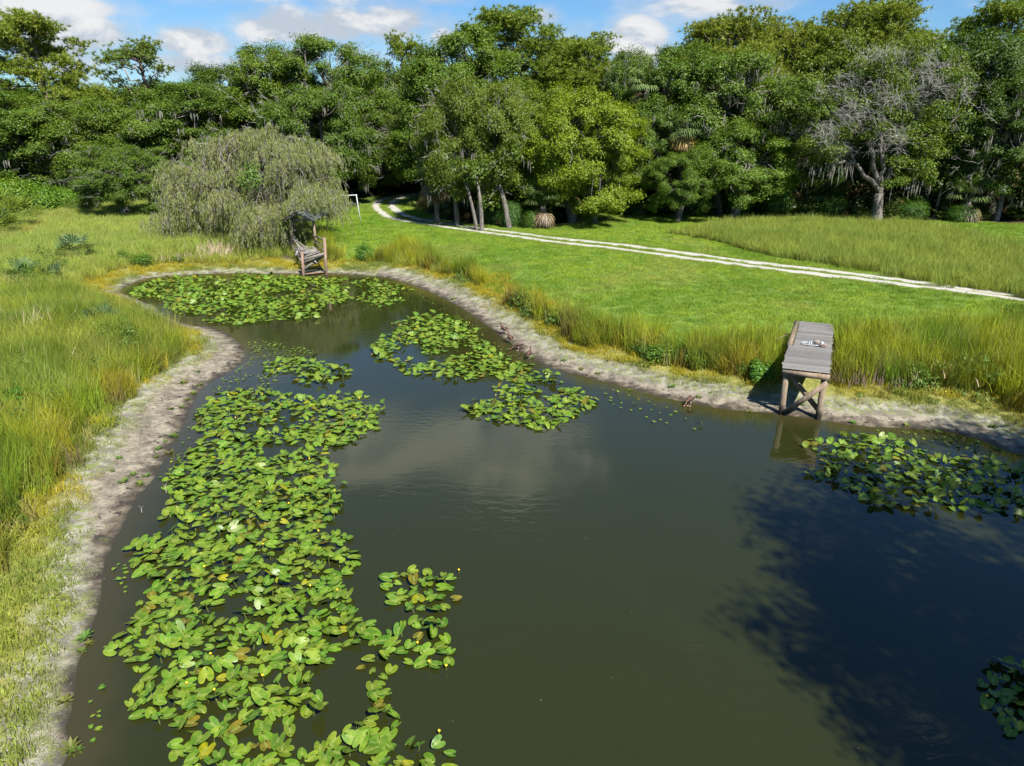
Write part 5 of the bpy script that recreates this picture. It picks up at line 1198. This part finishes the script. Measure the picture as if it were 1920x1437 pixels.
# ------------------------------------------------------------------ ducks
M_DK, t, b = mat('duck_feathers'); oi = t.nodes.new('ShaderNodeObjectInfo'); tcn = t.nodes.new('ShaderNodeTexCoord')
c = mixc(t, smooth(t, noise(t, tcn.outputs['Object'], 14, 3), .4, .6), (.070, .036, .020), (.125, .060, .032)); t.links.new(c, b.inputs['Base Color']); b.inputs['Roughness'].default_value = .7
M_DKW, t, b = mat('duck_wing_feathers'); b.inputs['Base Color'].default_value = (.07, .04, .03, 1)
M_BILL, t, b = mat('duck_bill'); b.inputs['Base Color'].default_value = (.60, .25, .20, 1)
M_LEGP, t, b = mat('duck_leg_skin'); b.inputs['Base Color'].default_value = (.62, .38, .36, 1)
def skin_body(name, pts, rad, mtl):
    me = bpy.data.meshes.new(name); me.from_pydata(pts, [(i, i+1) for i in range(len(pts)-1)], []); me.materials.append(mtl)
    o = bpy.data.objects.new(name, me); COL.objects.link(o)
    o.modifiers.new('skin', 'SKIN')
    for v_, r_ in zip(me.skin_vertices[0].data, rad): v_.radius = (r_, r_)
    me.skin_vertices[0].data[0].use_root = True
    s_ = o.modifiers.new('sub', 'SUBSURF'); s_.levels = 2; s_.render_levels = 2; return o
def duck(px, py, az, label, pose='stand', sc=1.0):
    p = at(px, py, .05); z0 = max(g1(p[0], p[1]), 0); r_ = thing('duck', label, 'duck', (p[0], p[1], z0), az, scale=sc)
    if pose == 'stand': pts = [(-.20, 0, .20), (-.12, 0, .225), (0, 0, .245), (.09, 0, .27), (.135, 0, .33), (.15, 0, .40), (.165, 0, .455), (.20, 0, .462)]
    elif pose == 'low': pts = [(-.20, 0, .22), (-.12, 0, .235), (0, 0, .235), (.09, 0, .22), (.16, 0, .20), (.21, 0, .15), (.245, 0, .10), (.27, 0, .08)]
    else: pts = [(-.20, 0, .07), (-.12, 0, .085), (0, 0, .09), (.09, 0, .10), (.13, 0, .15), (.14, 0, .19), (.15, 0, .235), (.185, 0, .24)]
    bd = skin_body('body', pts, [.022, .06, .088, .07, .034, .026, .036, .022], M_DK); bd.parent = r_
    dz = 0 if pose != 'sit' else -.15; hx, hz = pts[-1][0], pts[-1][2]
    for sgn in (1, -1):
        mb = MB(); mb.ell((-.05, sgn*.075, .25+dz), (.135, .022, .05), (0, .15, 0)); obj('wing', mb.mesh('wing', [M_DKW], True), r_)
        mb = MB(); mb.ell((hx-.025, sgn*.026, hz+.012), (.006, .005, .006), nu=6, nv=5); obj('eye', mb.mesh('eye', [M_DKW], True), r_)
        if pose != 'sit':
            mb = MB(); mb.tube([(-.01, sgn*.04, .18), (.0, sgn*.04, .09), (-.005, sgn*.04, .0)], [.012, .008, .008], 6); mb.add([(-.02, sgn*.04, .004), (.06, sgn*.04+.025, .002), (.065, sgn*.04, .003), (.06, sgn*.04-.025, .002)], [[0, 3, 2, 1]]); obj('leg', mb.mesh('leg', [M_LEGP], True), r_)
    mb = MB(); mb.box((hx+.035, 0, hz-.004), (.055, .028, .014)); obj('bill', mb.mesh('bill', [M_BILL]), r_)
    mb = MB(); mb.ell((-.235, 0, .195+dz), (.055, .03, .012), (0, -.2, 0)); obj('tail', mb.mesh('tail', [M_DKW], True), r_)
duck(944, 626, 2.3, 'brown duck furthest up the right bank, facing the water', sc=1.0); duck(956, 642, 2.0, 'dark-winged duck second along the waterline, neck raised', sc=1.0)
duck(972, 655, 3.3, 'duck with its body level, third along the waterline', 'low', 1.0); duck(992, 671, 1.2, 'reddish duck nearest the middle mat of lily pads', sc=.95); duck(1293, 758, 3.9, 'brown duck wading at the waterline below the right bank grass', 'low', .95)

# ------------------------------------------------------------------ brown-roofed house behind the right wood
hy = 62.5; a = at_y(1462, 300, hy); c_ = at_y(1705, 300, hy); zt = at_y(1600, 272, hy)[2]; ze = at_y(1600, 306, hy)[2]
hz = g1(a[0], hy); cx = (a[0]+c_[0])/2; hw = (c_[0]-a[0])/2
M_ROOF, t, b = mat('brown_shingle'); f = noise(t, wpos(t), 6, 3); t.links.new(mixc(t, f, (.20, .12, .085), (.34, .21, .16)), b.inputs['Base Color'])
M_WALL, t, b = mat('tan_wall'); f = noise(t, wpos(t), 2, 3); t.links.new(mixc(t, f, (.30, .19, .12), (.38, .25, .17)), b.inputs['Base Color'])
M_GLASS, t, b = mat('window_glass'); b.inputs['Base Color'].default_value = (.02, .025, .03, 1); b.inputs['Roughness'].default_value = .08
M_SOFF, t, b = mat('fascia_paint'); b.inputs['Base Color'].default_value = (.22, .15, .11, 1)
house = thing('house', 'brown-roofed house half hidden behind the half-bare oak', 'house', (cx, hy, hz))
dh = ze-hz; d2 = 5
mb = MB(); mb.box((0, d2, dh/2-.2), (hw*2-.8, 2*d2-.8, dh+.4)); part('wall', mb, [M_WALL], house)
rz2 = zt-hz
ro = MB(); e = [(-hw, 0, dh), (hw, 0, dh), (hw, 2*d2, dh), (-hw, 2*d2, dh)]; rg = [(-hw+3, d2, rz2+1.2), (hw-3, d2, rz2+1.2)]
ro.add(e+rg, [[0, 1, 5, 4], [2, 3, 4, 5]], [[1, 2, 5], [3, 0, 4]]); ro.add([(x_, y_, z_-.12) for x_, y_, z_ in e], [[0, 3, 2, 1]]); part('roof', ro, [M_ROOF], house)
for k in range(12):
    s_ = (k+.5)/12; ex_ = hw-3*s_; mb = MB(); zz = dh+(rz2+1.2-dh)*s_; mb.box((0, d2*s_, zz+.02), (2*ex_, .10, .04)); part('shingle_course', mb, [M_ROOF], house)
mb = MB(); mb.box((0, -.03, dh-.1), (2*hw, .05, .22)); part('fascia', mb, [M_SOFF], house)
for x_ in (-7, -3, 3.5, 7.5):
    if abs(x_) < hw-1: 
        mb = MB(); mb.box((x_, .36, dh*.5), (1.3, .12, 1.3)); wv = part('window', mb, [M_SOFF], house); mb = MB(); mb.box((x_, .28, dh*.5), (1.1, .06, 1.1)); part('pane', mb, [M_GLASS], wv)

# pale specks drifting on the water
mb = MB(); n = 0
xs4, ys4 = rng.uniform(-8, 14, 900), rng.uniform(6, 40, 900); k = (sdi(xs4, ys4) < -.4) & (fbm(xs4, ys4, .35, 120) > .52)
for x_, y_ in zip(xs4[k], ys4[k]):
    q = rng.uniform(.004, .011); a = rng.uniform(0, 6.28); c_, s_ = math.cos(a)*q, math.sin(a)*q
    mb.add([(x_+c_, y_+s_, .003), (x_-s_*.6, y_+c_*.6, .007), (x_-c_, y_-s_, .003), (x_+s_*.6, y_-c_*.6, .004)], [[0, 1, 2, 3]])
M_SPECK, t, b = mat('drifting_speck'); b.inputs['Base Color'].default_value = (.22, .22, .13, 1)
obj('water_debris', mb.mesh('water_debris', [M_SPECK]), kind='stuff')
